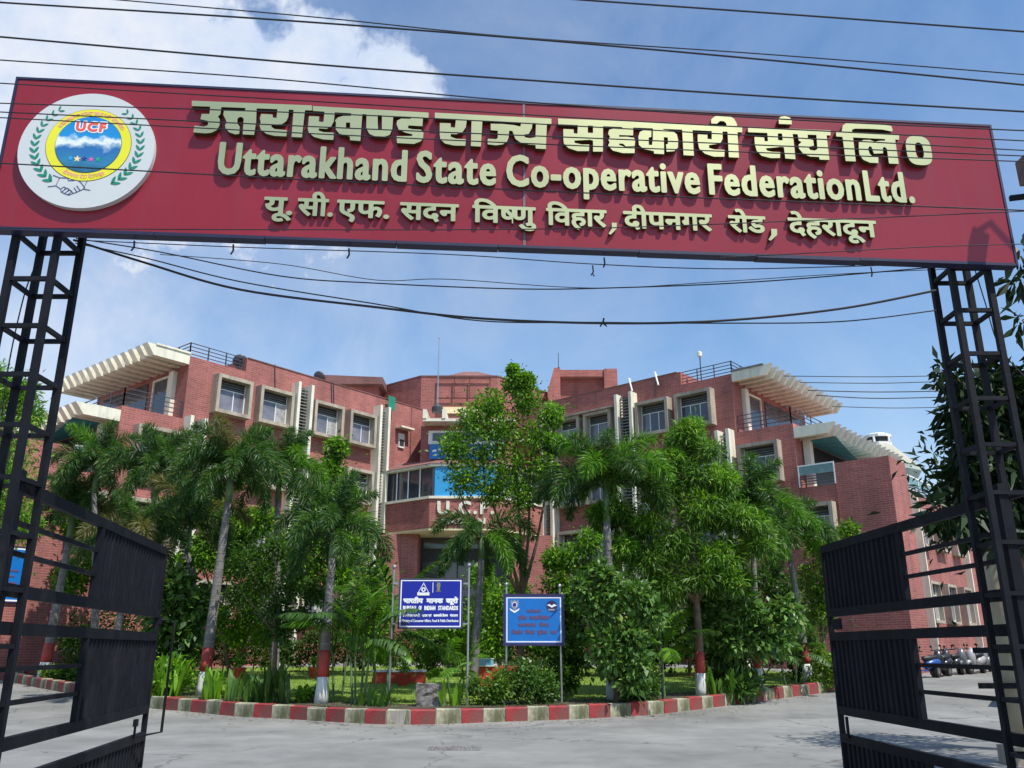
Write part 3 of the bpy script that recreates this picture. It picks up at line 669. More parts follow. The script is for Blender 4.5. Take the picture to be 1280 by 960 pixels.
for (P, Wd), top in ((arc[0], 1), (arc[1], 0)):
    Ls = []; rad = .303 if top else .333; span = Wd * .050
    for S, cl in P:
        if not len(S): continue
        for l in loops_of([(S, cl)], .05, .045, .0018, .002):
            u = l[:, 0] - span / 2; 
            if top: th0 = PI / 2 - u / rad; rr = rad + l[:, 1]
            else: th0 = -PI / 2 + u / rad; rr = rad - l[:, 1]
            Ls.append(np.stack([rc[0] + rr * np.cos(th0), rc[1] + rr * np.sin(th0)], 1))
    EP('emblem_ring_text', Ls, AM, 2)
GR = mat('emblem_green', (.01, .22, .14), .45, var=.04); Ls = []
for sd in (-1, 1):
    for k in range(13):
        th0 = R(-52 + k * 8.6); rad = .445; cx = rad * math.cos(th0) * sd + .005; cy = rad * math.sin(th0) + .045
        tg = th0 + PI / 2; sz = .044 * (1 - .035 * k)
        for q in (-1, 1):
            dr = tg - q * .62; ox, oy = cx + sd * .018 * math.cos(th0) * q, cy + .018 * math.sin(th0) * q
            d_ = (math.cos(dr) * sd, math.sin(dr)); nn = (-d_[1], d_[0])
            Ls.append(np.array([(ox + d_[0] * sz * a_ + nn[0] * sz * b_, oy + d_[1] * sz * a_ + nn[1] * sz * b_) for a_, b_ in ((-1, 0), (-.5, .27), (.1, .33), (.6, .2), (1, 0), (.6, -.2), (.1, -.33), (-.5, -.27))]))
for l in Ls: EP('wreath_leaf', [l], GR, 1)
HS = MB()
def ink(pts): 
    for p, q in zip(pts, pts[1:]): HS.bar((p[0], 0, p[1]), (q[0], 0, q[1]), .0022, .0048)
def hx(p): return [((a - 557) / 875 * 1.15 + .0, -(b_ - 463) / 875 * 1.15) for a, b_ in p]
for L in ([(375, 665), (420, 682), (405, 742), (355, 752)], [(420, 682), (470, 682), (500, 672), (540, 668), (575, 688), (598, 690), (650, 676)], [(598, 690), (580, 758), (625, 765)],
          [(470, 682), (478, 700), (510, 698), (530, 690), (560, 712), (590, 750)], [(405, 742), (440, 765), (445, 785), (465, 795), (485, 803), (500, 806), (515, 795), (540, 785), (560, 772), (582, 758)],
          [(440, 765), (455, 748), (468, 752), (462, 770), (448, 786)], [(462, 770), (480, 755), (492, 764), (480, 783), (466, 796)], [(480, 783), (498, 768), (508, 778), (500, 795), (486, 804)], [(520, 790), (502, 770)], [(545, 782), (520, 750)], [(562, 770), (535, 735)]): ink(hx(L))
link('emblem_handshake', HS.mesh('emblem_handshake', mat('emblem_navy', (.03, .03, .14), .5)), emb, (0, -.0575, 0), local=True)

# ================================================================ GATES
def gate(name, label, hx_, hy_, fx_, fy_, tsplit, latch):
    L = math.hypot(fx_ - hx_, fy_ - hy_); rz = math.atan2(fy_ - hy_, fx_ - hx_)
    t = thing(name, label, 'gate', (hx_, hy_, 0), rz, 'black steel gate leaves of the entrance')
    G = M['gate']
    def P(n, mb): return put(n, mb, G, t, local=True)
    sp = tsplit * L
    P('hinge_post', MB().bar((.04, 0, .05), (.04, 0, 2.98), .08)); P('end_stile', MB().box(L - .05, L, -.03, .03, .08, 2.905))
    for z0, z1 in ((2.0, 2.91), (.83, 1.81), (.1, .61)):
        P('rail', MB().box(.0805, L - .051, -.03, .03, z1 - .1, z1)); P('rail', MB().box(.0805, L - .051, -.03, .03, z0, z0 + .1))
        P('divider', MB().box(sp - .04, sp + .04, -.028, .028, z0 + .101, z1 - .101))
        hgt = z1 - z0 - .2; nb = 2 if hgt > .4 else 1
        for k in range(nb):
            zz = z0 + .1 + hgt * (k + 1) / (nb + 1); P('bar', MB().box(.081, sp - .041, -.018, .018, zz - .02, zz + .02))
        sh = MB(); x = sp + .042; pts = []
        while x < L - .055:
            pts += [(x, -.012), (x + .05, -.012), (x + .065, .012), (x + .115, .012)]; x += .13
        pts = [p for p in pts if p[0] < L - .053]; k0 = 0
        for zz in (z0 + .1005, z1 - .1005):
            for p in pts: sh.v.append((p[0], p[1], zz))
        n_ = len(pts)
        for k in range(n_ - 1): sh.f.append((k, k + 1, n_ + k + 1, n_ + k))
        me = sh.mesh('ribbed_sheet', G, fix=False); link('ribbed_sheet', me, t, local=True)
    if latch:
        P('drop_bolt', MB().tube([(L - .02, -.04, 1.97), (L, -.22, 1.97), (L, -.21, .60), (L - .65, -.05, .60), (L - .65, -.05, .76)], .018, 6))
        P('bolt_bracket', MB().box(L - .70, L - .60, -.07, -.031, .72, .80)); P('bolt_bracket', MB().box(L - .06, L + .02, -.06, -.031, 1.92, 2.02))
    else: P('gate_latch', MB().box(L - .32, L - .28, .0305, .055, .58, .82).box(L - .45, L - .2, .0305, .06, 1.84, 1.97))
gate('steel_gate', 'open black steel gate leaf at left with a long drop bolt', -3.96, 6.70, -4.67, 11.60, .448, True)
gate('steel_gate', 'open black steel gate leaf at right in front of the parked scooters', 4.255, 7.30, 4.11, 11.39, .48, False)

# ================================================================ OFFICE BUILDING
def frame(o, e, n):
    def F(s, d, z): return (o[0] + e[0] * s + n[0] * d, o[1] + e[1] * s + n[1] * d, z)
    return F
FL = frame((-15.25, 38.0), (.631, .776), (-.776, .631)); FR = frame((11.06, 40.7), (-.755, .655), (.655, .755))
bld = thing('office_building', 'red brick office building with slatted roof overhangs behind the garden', 'building', (-2.3, 46, 1))
BR = M['brick']
def W(name, mb, m, parent=None): return put(name, mb, m, parent or bld)
def window(F, s0, s1, z0, z1, proj=.5, pale=False, par=None, fw=.17):
    f = MB()
    f.box(s0, s1, -proj, -.003, z0, z0 + fw, F).box(s0, s1, -proj, -.003, z1 - fw, z1, F)
    f.box(s0, s0 + fw, -proj, -.003, z0 + fw + .001, z1 - fw - .001, F).box(s1 - fw, s1, -proj, -.003, z0 + fw + .001, z1 - fw - .001, F)
    wf = put('window', f, M['concrete_trim'], par or bld)
    a, b, c, d = s0 + fw + .002, s1 - fw - .002, z0 + fw + .002, z1 - fw - .002; zt = c + (d - c) * .70
    k = .045
    sh = MB().box(a, b, -.10, -.05, c, c + k * 1.3, F).box(a, b, -.10, -.05, zt - k / 2, zt + k / 2, F).box(a, a + k, -.10, -.05, c, d, F).box(b - k, b, -.10, -.05, c, d, F)
    w_ = b - a; ms = [a + w_ * .36, a + w_ * .68] if pale else [a + w_ * .60]
    for q in ms: sh.box(q - k / 2, q + k / 2, -.105, -.05, c, zt, F)
    put('sash', sh, M['sash'], wf)
    ed = [a] + ms + [b]
    for q0, q1 in zip(ed, ed[1:]): put('pane', MB().box(q0 + k / 2, q1 - k / 2, -.07, -.06, c + k, zt - k / 2, F), random.choice([M['glass_pale'], M['glass_pale'], M['glass_curtain']] if pale is False else [M['glass'], M['glass'], M['glass_pale']]), wf)
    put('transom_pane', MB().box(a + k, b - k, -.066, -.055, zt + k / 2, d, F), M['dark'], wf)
    lv = MB(); 
    for q in range(3): z = zt + .09 + q * .12; lv.box(a + k, b - k, -.09, -.068, z, z + .025, F)
    put('ventilator', lv, M['louver'], wf)
    return wf
# --- left wing mass
W('wall', MB().prism([FL(0, 0, 0)[:2], FL(3.05, 0, 0)[:2], FL(3.05, 9, 0)[:2], FL(0, 9, 0)[:2]], .5, 14.89), BR)
W('wall', MB().prism([FL(3.052, 0, 0)[:2], FL(15.5, 0, 0)[:2], FL(15.5, 9, 0)[:2], FL(3.052, 9, 0)[:2]], .5, 15.6), BR)
W('wall', MB().prism([FR(0, 0, 0)[:2], FR(2.87, 0, 0)[:2], FR(2.87, 9, 0)[:2], FR(0, 9, 0)[:2]], .5, 14.89), BR)
W('wall', MB().prism([FR(2.872, 0, 0)[:2], FR(14.2, 0, 0)[:2], FR(14.2, 9, 0)[:2], FR(2.872, 9, 0)[:2]], .5, 15.6), BR)
for F, L in ((FL, 15.45), (FR, 14.15)):
    s = 3.1
    while s < L - .1:
        s2 = min(L, s + 1.6); W('coping', MB().box(s, s2 - .012, -.035, .24, 15.602, 15.65, F), M['tile_brick']); s = s2
LW = [(1.3, 3.25), (3.72, 5.75), (7.08, 9.08), (9.52, 11.45)]
RW = [(1.0, 3.1), (3.5, 5.5), (7.1, 8.95), (9.25, 10.95)]
for r in range(4):
    z = 12.38 - 3.22 * r
    for s0, s1 in LW: window(FL, s0, s1, z, z + 1.9, pale=False)
    for s0, s1 in RW: window(FR, s0, s1, z, z + 1.9, pale=(s0 < 6))
# a continuous sill over the far pair of the right wing
W('drip_ledge', MB().box(6.85, 11.05, -.62, -.002, 14.30, 14.40, FR), M['concrete_trim'])
# pilaster pairs with louvres
def pilaster(F, s0, s1, zt, sw=.17):
    for a in ((s0, s0 + sw), (s1 - sw, s1)):
        W('pilaster', MB().box(a[0], a[1], -.62, -.002, .6, zt, F), M['cream'])
    z = zt - .25; lv = MB()
    while z > .9: lv.box(s0 + sw + .002, s1 - sw - .002, -.34, -.24, z - .05, z, F); z -= .17
    W('louvre_blades', lv, M['louver'])['kind'] = 'stuff'
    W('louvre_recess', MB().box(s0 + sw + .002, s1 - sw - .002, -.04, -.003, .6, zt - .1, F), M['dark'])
pilaster(FL, 5.85, 6.85, 14.95); pilaster(FL, 11.55, 12.35, 14.95)
pilaster(FR, 5.62, 6.72, 14.95); pilaster(FR, 11.1, 11.95, 14.98)
pilaster(FL, .05, .92, 11.9); pilaster(FR, .1, .86, 11.95)
# conduits and wires hanging down the facades
for F, s in ((FL, 4.7), (FL, 8.4), (FL, 8.55), (FR, 4.4)):
    W('downpipe', MB().tube([F(s, -.02, 15.7), F(s, -.05, 15.5), F(s + .12, -.05, 14.4)], .022, 5), M['rail'])
for s in (6.0, 4.35):
    W('vent_pipe', MB().tube([FR(s, .1, 15.55), FR(s, -.1, 15.85), FR(s - .1, -.3, 15.8), FR(s - .35, -.42, 15.0)], .05, 7), M['white'])
# --- terraces, one storey lower, beyond each end
def railing(F, path, z, h=.62, nb=4, m=None, name='terrace_railing'):
    r = MB(); m = m or M['rail']
    for (s0, d0), (s1, d1) in zip(path, path[1:]):
        L = math.hypot(s1 - s0, d1 - d0); n_ = max(1, round(L / 1.1))
        for k in range(n_ + 1):
            t = k / n_; p = F(s0 + (s1 - s0) * t, d0 + (d1 - d0) * t, 0); r.bar((p[0], p[1], z), (p[0], p[1], z + h), .05)
        for k in range(nb):
            zz = z + h * (k + 1) / nb - .02; a = F(s0, d0, zz); b_ = F(s1, d1, zz); r.bar(a, b_, .035)
    return W(name, r, m)
for F, side in ((FL, -1), (FR, 1)):
    P2 = lambda s, d: F(s, d, 0)[:2]
    W('wall', MB().prism([P2(-2.9, 0), P2(-.002, 0), P2(-.002, 9), P2(-2.9, 9)], .5, 11.82), BR)
    W('wall', MB().prism([P2(-7.0, 0), P2(-4.62, 0), P2(-4.62, 2.2), P2(-7.0, 2.2)], .5, 9.65), M['brick'])
    W('wall', MB().prism([P2(-4.618, .05), P2(-2.902, .05), P2(-2.902, 9), P2(-4.618, 9)], .5, 8.72), BR)
    W('wall', MB().prism([P2(-7.0, 2.202), P2(-4.62, 2.202), P2(-4.62, 13), P2(-7.0, 13)], .5, 8.42), BR)
    window(F, -2.25, -.2, 9.12, 11.07, pale=True)
    window(F, -2.25, -.2, 5.9, 7.85, pale=True)
    window(F, -4.5, -3.1, 6.2, 7.9, pale=True)
    railing(F, [(.05, .15), (2.95, .15)], 14.9, .72); railing(F, [(.05, .15), (.05, 2.2)], 14.9, .72)
    railing(F, [(-2.8, .1), (-.1, .1)], 11.83, .85); railing(F, [(-2.8, .1), (-2.8, 5)], 11.83, .85)
    # side face of the upper storey: white column, door opening and lintel
    W('column', MB().box(-.22, -.003, .95, 1.35, 11.83, 14.3, F), M['cream'])
    dr = W('terrace_door', MB().box(-.12, -.003, 1.5, 1.6, 11.83, 14.2, F).box(-.12, -.003, 2.9, 3.0, 11.83, 14.2, F).box(-.12, -.003, 1.6, 2.9, 14.1, 14.2, F), M['cream'])
    W('door_glass', MB().box(-.06, -.003, 1.601, 2.899, 11.83, 14.099, F), M['glass'], dr)
    W('clerestory', MB().box(-.05, -.003, 3.6, 8.2, 12.4, 14.2, F), M['glass'])
    # upper pergola: slab and concrete fins
    sl_ = W('pergola_slab', MB().box(-1.72, .0, -.05, 9.3, 14.97, 15.06, F), M['roofing'] if side > 0 else M['cream'])
    def fins(s_in, s_out, d0, d1, n, zt, h, wd, parent, m):
        for k in range(n):
            d = d0 + (d1 - d0) * k / (n - 1)
            P = [(s_in, zt), (s_out, zt + .02), (s_out + .38, zt - h), (s_in, zt - h)]
            ww = wd * (1.15 if k == 0 else 1)
            v = [F(p[0], d, p[1]) for p in P] + [F(p[0], d + ww, p[1]) for p in P]
            W('fin', MB().poly(v, [(0, 1, 2, 3), (7, 6, 5, 4), (0, 4, 5, 1), (1, 5, 6, 2), (2, 6, 7, 3), (3, 7, 4, 0)]), m, parent)
    fins(-.004, -2.15, 0, 9.2, 14, 14.968, .50, .40 if side < 0 else .2, sl_, M['cream'])
    W('soffit', MB().box(-1.68, -.004, .36, 9.2, 14.86, 14.966, F), M['soffit'], sl_)
    s2_ = W('pergola_slab', MB().box(-4.35, -2.902, 0, 9.6, 11.55, 11.60, F), M['cream'])
    fins(-2.904, -4.85, 0, 9.6, 15, 11.548, .46, .40 if side < 0 else .2, s2_, M['cream'])
    # teal awning sagging under the lower pergola
    aw = MB(); n_ = 10
    for i in range(n_ + 1):
        t = i / n_; d = .9 + 5.5 * t; zz = 11.1 - .9 * t - .25 * math.sin(t * PI)
        aw.v += [F(-2.95, d, 11.05), F(-4.5, d, zz)]
    for i in range(n_): aw.f.append((2 * i, 2 * i + 1, 2 * i + 3, 2 * i + 2))
    W('awning', aw, M['teal'])
    W('recess_shade', MB().box(-2.96, -2.903, 1.5, 6.5, 8.8, 11.0, F), M['dark'])  # near-black sheet standing in for the shade of the recess under the pergola
    W('terrace_column', MB().box(-3.3, -2.965, .8, 1.15, 8.725, 11.1, F), M['cream'])
    # glass balustrade of the balcony
    gl = W('balcony_rail', MB().box(-4.617, -2.92, -.03, .01, 9.68, 9.74, F).box(-4.617, -4.57, -.03, .01, 8.73, 9.68, F).box(-2.97, -2.92, -.03, .01, 8.73, 9.68, F), M['white'])
    W('glass_panel', MB().box(-4.56, -2.98, -.02, -.008, 9.28, 9.679, F), M['green_glass'], gl)
    for k in range(4): W('rail_bar', MB().box(-4.56, -2.98, -.035, .0, 8.82 + .12 * k, 8.86 + .12 * k, F), M['rail'], gl)
# --- annex side along the right: windows, white fins, glass balustrade
F = FR
def FA(s, d, z): return FR(-7.0 - (-d), s, z)      # s runs along the side, d<0 is out of the wall
def FAo(s, d, z): p = FR(-7.0 + d, s, z); return p
for z0, z1 in ((5.97, 7.62), (2.7, 4.48)):
    for s0, s1 in ((2.55, 3.95), (5.15, 6.55), (7.85, 9.25)):
        window(FAo, s0, s1, z0, z1, proj=.30, pale=False, fw=.12)
    for s0 in (4.15, 6.75): W('panel_fin', MB().box(s0, s0 + .08, -.16, -.003, z0, z1, FAo), M['cream'])
for s0 in (2.28, 9.75): W('pilaster', MB().box(s0, s0 + .14, -.30, -.002, .8, 8.4, FAo), M['cream'])
W('annex_wall', MB().prism([FR(-6.95, 13.01, 0)[:2], FR(0, 13.01, 0)[:2], FR(0, 9.01, 0)[:2], FR(-4.6, 9.01, 0)[:2]], .5, 8.4), BR)
gr = W('glass_balustrade', MB().box(2.3, 12.9, -.02, .03, 9.12, 9.18, FAo), M['white'])
for k in range(7):
    a = 2.35 + k * 1.5; W('glass_panel', MB().box(a + .05, a + 1.45, .0, .012, 8.72, 9.119, FAo), M['green_glass'], gr)
    W('rail_post', MB().box(a - .03, a + .03, -.02, .03, 8.421, 9.119, FAo), M['white'], gr)
for k in range(3): W('rail_bar', MB().box(2.3, 12.9, -.06, -.025, 8.44 + .11 * k, 8.48 + .11 * k, FAo), M['rail'], gr)
# --- centre: drum wall, bay window, entrance
W('drum_wall', MB().prism([(-5.6, 50), (-.9, 50), (2.7, 54), (0, 62), (-7, 62), (-8.9, 52.6)], .6, 17.72), BR)
W('drum_cap', MB().prism([(-5.64, 49.96), (-.88, 49.96), (2.76, 54), (0, 61.9), (-7, 61.9), (-8.95, 52.6)], 17.722, 17.8), M['tile_brick'])
W('roof_peak', MB().poly([(-5.3, 51.0, 17.801), (.2, 51.0, 17.801), (.2, 58, 17.801), (-5.3, 58, 17.801), (-3.2, 53.2, 19.1), (-2.3, 53.2, 19.1), (-2.7, 55, 19.1)], [(0, 1, 5, 4), (1, 2, 6, 5), (2, 3, 6), (3, 0, 4, 6), (4, 5, 6), (3, 2, 1, 0)]), M['tile_brick'])
fr = MB()
for a, b_ in (((-4.55, 16.3), (-4.55, 17.55)), ((-3.55, 16.3), (-3.55, 17.55)), ((-2.6, 16.3), (-2.6, 17.55)), ((-1.35, 16.3), (-1.35, 17.55)), ((-4.6, 17.55), (-1.3, 17.55)), ((-4.6, 16.3), (-1.3, 16.3))):
    fr.bar((a[0], 49.85, a[1]), (b_[0], 49.85, b_[1]), .06)
W('metal_frame', fr, mat('brown_frame', (.10, .03, .03), .5))
W('wall_slot', MB().box(-4.6, -2.0, 49.9, 49.995, 15.35, 15.75), M['soffit'])
W('centre_wall', MB().box(-5.3, .0, 48.0, 49.99, 9.0, 14.05), BR)
W('canopy_beam', MB().box(-5.1, .2, 46.9, 49.9, 14.06, 14.22), M['cream'])
for x in (-5.1, -4.0, -2.9, -1.8, -.7): W('canopy_rib', MB().box(x, x + .22, 46.85, 49.9, 14.221, 14.75), M['cream'])
W('window_band', MB().box(-4.85, -.3, 47.9, 47.998, 12.95, 13.75), M['white'])
W('band_glass', MB().box(-4.6, -.5, 47.86, 47.899, 13.15, 13.6), M['glass'])
bn = W('blue_banner', MB().box(-4.75, -1.0, 47.78, 47.80, 12.05, 12.9), M['blue_mid'])
W('banner_print', MB().poly([(-4.6 + .35 * k + q[0], 47.775, 12.45 + .12 * math.sin(k * 2.3) + q[1]) for k in range(10) for q in ((0, 0), (.26, .04), (.24, .16), (.03, .12))], [tuple(range(4 * k, 4 * k + 4)) for k in range(10)]), M['print_white'], bn)
cd = W('green_cloth', MB().box(12.4, 12.95, -.3, -.27, 14.95, 15.75, FL), mat('green_cloth', (.01, .20, .13), .8))
swf = W('small_window', MB().box(13.55, 14.0, -.1, -.003, 12.9, 13.75, FL), M['sash'])
W('pane', MB().box(13.6, 13.95, -.112, -.101, 13.0, 13.4, FL), M['glass'], swf)
W('sunshade', MB().box(13.3, 14.35, -.55, -.003, 14.0, 14.1, FL), M['cream'])
# bay window: three faces
bay = [(-7.3, 47.35), (-4.4, 45.1), (-.64, 45.1), (1.9, 48.25)]
back = [(1.0, 50.1), (-6.4, 50.1)]
def baypoly(off):   # offset the three front faces outward
    c = Vector((-2.6, 49.5)); r = []
    for p in bay: d = (Vector(p) - c).normalized(); r.append(tuple(Vector(p) + d * off))
    return r + back
W('fascia', MB().prism(baypoly(0), 7.75, 9.30), BR)
W('sill', MB().prism(baypoly(.10), 9.302, 9.44), M['cream'])
W('bay_glass', MB().prism(baypoly(-.25), 9.442, 11.06), M['glass'])
W('lintel', MB().prism(baypoly(.06), 11.062, 11.20), M['cream'])
rf = MB(); lo_ = baypoly(.12); hi_ = [(-6.9, 48.9), (-4.3, 47.9), (-.75, 47.9), (1.1, 49.6)] + back
rf.poly([(p[0], p[1], 11.202) for p in lo_] + [(p[0], p[1], 12.0) for p in hi_], [(0, 1, 2, 3, 4, 5)[::-1], (6, 7, 8, 9, 10, 11)] + [(i, (i + 1) % 6, 6 + (i + 1) % 6, 6 + i) for i in range(6)])
W('bay_roof', rf, M['tile_brick'])
for p in (bay[0], bay[3]): W('bay_pier', MB().box(p[0] - .28, p[0] + .28, p[1] - .15, p[1] + .5, 9.441, 11.061), M['cream'])
for (a, b_) in ((0, 1), (1, 2), (2, 3)):
    a = Vector(baypoly(-.2)[a]); b_ = Vector(baypoly(-.2)[b_])
    for k in range(1, 4): 
        if k == 2 and (b_ - a).length < 3.5: continue
        q = a.lerp(b_, k / 4); W('mullion', MB().box(q.x - .03, q.x + .03, q.y - .05, q.y + .03, 9.442, 11.06), M['sash'])
W('blue_poster', MB().box(-4.15, -.9, 45.14, 45.16, 9.46, 11.04), mat('poster_blue', (.03, .30, .62), .4, var=.1, scale=.6))
W('soffit', MB().prism(baypoly(-.02), 7.62, 7.748), M['soffit'])
W('entrance_wall', MB().box(-7.2, -5.1, 46.6, 49.9, .7, 7.615), BR); W('entrance_wall', MB().box(.0, 2.2, 47.2, 49.9, .7, 7.615), BR)
W('entrance_glass', MB().box(-5.095, -.005, 48.2, 48.3, .7, 7.615), M['glass'])
for k in range(6): x = -5.0 + k * .98; W('entrance_mullion', MB().box(x - .03, x + .03, 48.12, 48.19, .7, 7.0), M['dark'])
W('entrance_band', MB().box(-5.095, -.005, 48.05, 48.11, 4.4, 4.7), M['louver']); W('entrance_band', MB().box(-5.095, -.005, 48.05, 48.11, 6.3, 7.0), M['dark'])
# building letters
LM = [M['white'], M['white']]
def wallword(tx, x0, x1, z0, z1, fat, y=45.1, **k):
    for L in word(tx, x0, x1, z0, z1, fat, h=.012, each=True, **k):
        if L: me = extrude_loops('wall_letter', L, .09, [M['cream']]); link('wall_letter', me, bld, (0, y - .048, 0), (PI / 2, 0, 0))
wallword('U.C.F.', -3.98, -.95, 8.46, 9.16, .04, gap=.12); wallword('SADAN', -3.72, -1.4, 7.95, 8.25, .02, gap=.12)
# penthouses on the roof
W('penthouse', MB().box(-11.3, -8.3, 50.5, 53, 15.0, 17.25), BR); W('penthouse_roof', MB().poly([(-11.75, 50, 17.252), (-8.0, 50, 17.252), (-8.0, 53.4, 17.252), (-11.75, 53.4, 17.252), (-11.75, 50, 17.85), (-8.0, 50, 17.7), (-8.0, 53.4, 17.7), (-11.75, 53.4, 17.85)], [(3, 2, 1, 0), (4, 5, 6, 7), (0, 1, 5, 4), (1, 2, 6, 5), (2, 3, 7, 6), (3, 0, 4, 7)]), M['tile_brick'])
W('penthouse', MB().box(3.1, 5.9, 52.4, 55, 15.0, 18.35), BR); W('penthouse_roof', MB().box(2.9, 6.1, 51.9, 55.2, 18.352, 18.8), BR)
W('penthouse_pier', MB().poly([(2.25, 51.8, 17.3), (2.55, 51.8, 15.2), (3.09, 51.8, 15.2), (3.09, 51.8, 18.9), (2.7, 51.8, 18.9)] + [(2.25, 54.5, 17.3), (2.55, 54.5, 15.2), (3.09, 54.5, 15.2), (3.09, 54.5, 18.9), (2.7, 54.5, 18.9)], [(0, 1, 2, 3, 4), (9, 8, 7, 6, 5)] + [(i, (i + 1) % 5, 5 + (i + 1) % 5, 5 + i) for i in range(5)]), BR)
W('penthouse_pier', MB().box(5.91, 6.75, 51.8, 54.5, 15.2, 18.85), BR)
# lower rooms near ground: white-framed air conditioners
def ac(F, s, z, name='air_conditioner'):
    a = W(name, MB().box(s, s + .8, -.45, -.1, z, z + .55, F), M['white']); W('fan_grille', MB().box(s + .1, s + .6, -.47, -.451, z + .06, z + .49, F), M['louver'], a)
ac(FR, 5.0, 8.3); ac(FR, 9.3, 5.2); ac(FR, 2.0, 5.1); ac(FL, 4.4, 5.2)
# ---- things on the roof
def dish(label, c, az):
    t = thing('satellite_dish', label, 'satellite dish', c, az, None)
    d = MB().lathe((0, 0, 0), [(.02, -.06), (.2, -.045), (.34, 0.02), (.38, .08), (.36, .09), (.2, .0)], 16); put('dish', d, M['rail'], t, local=True, loc=(0, -.1, .55), rot=(R(60), 0, 0), smooth=False)
    put('mast', MB().tube([(0, 0, 0), (0, 0, .55)], .03, 6), M['rail'], t, local=True); put('feed_arm', MB().tube([(0, -.15, .4), (0, -.55, .75)], .015, 5), M['rail'], t, local=True)
dish('dark satellite dish at the corner railing of the left wing roof', FL(2.9, .35, 14.92), R(200)); dish('small dark satellite dish behind the parapet of the left wing', FL(8.4, 1.2, 15.61), R(160))
tk = put('water_tank', MB().lathe(FL(5.6, 1.5, 15.0), [(.01, 0), (.0, 0), (.4, 0), (.42, .05), (.42, .75), (.35, .95), (.15, 1.02)], 14), M['rail']); 
bpy.data.objects.remove(tk)
tt = thing('flag_mast', 'tall thin white mast rising above the entrance block', 'mast', (-4.35, 47.6, 14.75)); put('pole', MB().tube([(0, 0, 0), (0, 0, 2.4), (0, 0, 4.6)], [.05, .035, .02], 6), M['steel'], tt, local=True); put('finial', MB().lathe((0, 0, 4.6), [(.01, 0), (.06, .05), (.01, .12)], 8), M['steel'], tt, local=True)
put('base_drum', MB().lathe((0, 0, 0), [(.3, 0), (.34, .3), (.15, .5)], 12), M['rail'], tt, local=True)
tt = thing('roof_antenna', 'thin antenna rod on the square brick penthouse right of centre', 'antenna', (3.0, 51.9, 18.9)); put('rod', MB().tube([(0, 0, 0), (0, 0, 1.05)], .025, 5), M['rail'], tt, local=True); put('foot', MB().box(-.08, .08, -.08, .08, -.0, .05), M['rail'], tt, local=True)
p = FR(2.0, .6, 14.9); tt = thing('roof_lamp', 'lamp post standing by the railing of the right wing roof', 'lamp', p); put('post', MB().tube([(0, 0, 0), (0, 0, 1.45)], .03, 6), M['rail'], tt, local=True); put('lamp_head', MB().lathe((0, 0, 1.45), [(.05, 0), (.13, .08), (.12, .3), (.03, .36)], 8), M['cream'], tt, local=True)
# ---- pavilion with a conical roof beyond the right wing
c = at(1103, 600, 62); pv = thing('round_pavilion', 'far pavilion with a pale conical roof and lantern behind the right terraces', 'pavilion', (c.x, c.y, .2))
put('wall', MB().lathe((0, 0, 0), [(2.0, .3), (2.0, 13.6)], 12), M['white'], pv, local=True)
put('eaves', MB().lathe((0, 0, 13.2), [(1.3, -.9), (2.3, -.2), (2.75, .55), (2.75, .85), (2.4, .95)], 10), mat('eaves_green', (.42, .48, .42), .7, var=.1), pv, local=True)
put('roof', MB().lathe((0, 0, 14.16), [(2.65, 0), (1.0, 1.75)], 10), mat('pavilion_roof', (.36, .35, .29), .8, var=.12), pv, local=True)
ln = put('lantern', MB().lathe((0, 0, 15.911), [(1.0, 0), (1.0, .18)], 10).lathe((0, 0, 16.5), [(1.02, 0), (1.02, .2), (.7, .32)], 10), M['white'], pv, local=True)
put('lantern_opening', MB().lathe((0, 0, 16.1), [(.85, -.01), (.85, .39)], 10), M['dark'], pv, local=True)
for k in range(5): a = 2 * PI * k / 5 + .3; put('lantern_post', MB().box(-.07, .07, -.07, .07, 0, .405), M['white'], pv, local=True, loc=(.93 * math.cos(a), .93 * math.sin(a), 16.093))

# ================================================================ VEGETATION
def leaves(P, size, aspect=.45, up=.35, outd=None, jitter=.5, tilt=None):
    """P (n,3) leaf positions -> bent quads with random directions; returns V,Q"""
    n = len(P); d = rng.normal(size=(n, 3))
    if outd is not None: d = d * .8 + outd * 1.2
    d[:, 2] += (tilt if tilt is not None else 0)
    d /= np.linalg.norm(d, axis=1)[:, None] + 1e-9
    nrm = rng.normal(size=(n, 3)) * .8; nrm[:, 2] += up * 3
    s = np.cross(d, nrm); s /= np.linalg.norm(s, axis=1)[:, None] + 1e-9
    nn = np.cross(s, d); L = (size * rng.uniform(1 - jitter, 1 + jitter, n))[:, None]; w_ = L * aspect * .5
    tip = P + d * L - nn * L * .18; mid = P + d * L * .5
    V = np.stack([P, mid + s * w_ + nn * L * .06, tip, mid - s * w_ + nn * L * .06], 1).reshape(-1, 3)
    return V, np.arange(4 * n).reshape(-1, 4)
def cloud(centers, radii, n, shell=.0):
    k = rng.integers(0, len(centers), n); C = np.asarray(centers)[k]; r = np.asarray(radii)[k]
    if r.ndim == 1: r = np.repeat(r[:, None], 3, 1)
    u = rng.normal(size=(n, 3)); u /= np.linalg.norm(u, axis=1)[:, None]; q = np.where(rng.random(n) < .72, rng.uniform(shell, 1, n) ** .6, np.abs(rng.normal(0, .8, n)))
    return C + u * q[:, None] * r, u
def clumps(c, rad, n, r0, r1, seed_shell=.35):
    """clump centres spread through an ellipsoid"""
    u = rng.normal(size=(n, 3)); u /= np.linalg.norm(u, axis=1)[:, None]; q = rng.uniform(seed_shell, 1, n) ** .5
    return np.asarray(c) + u * q[:, None] * np.asarray(rad), rng.uniform(r0, r1, n)
def join_leaves(lst):
    Vs, Qs, k = [], [], 0
    for V, Q in lst: Vs.append(V); Qs.append(Q + k); k += len(V)
    return np.vstack(Vs), np.vstack(Qs)
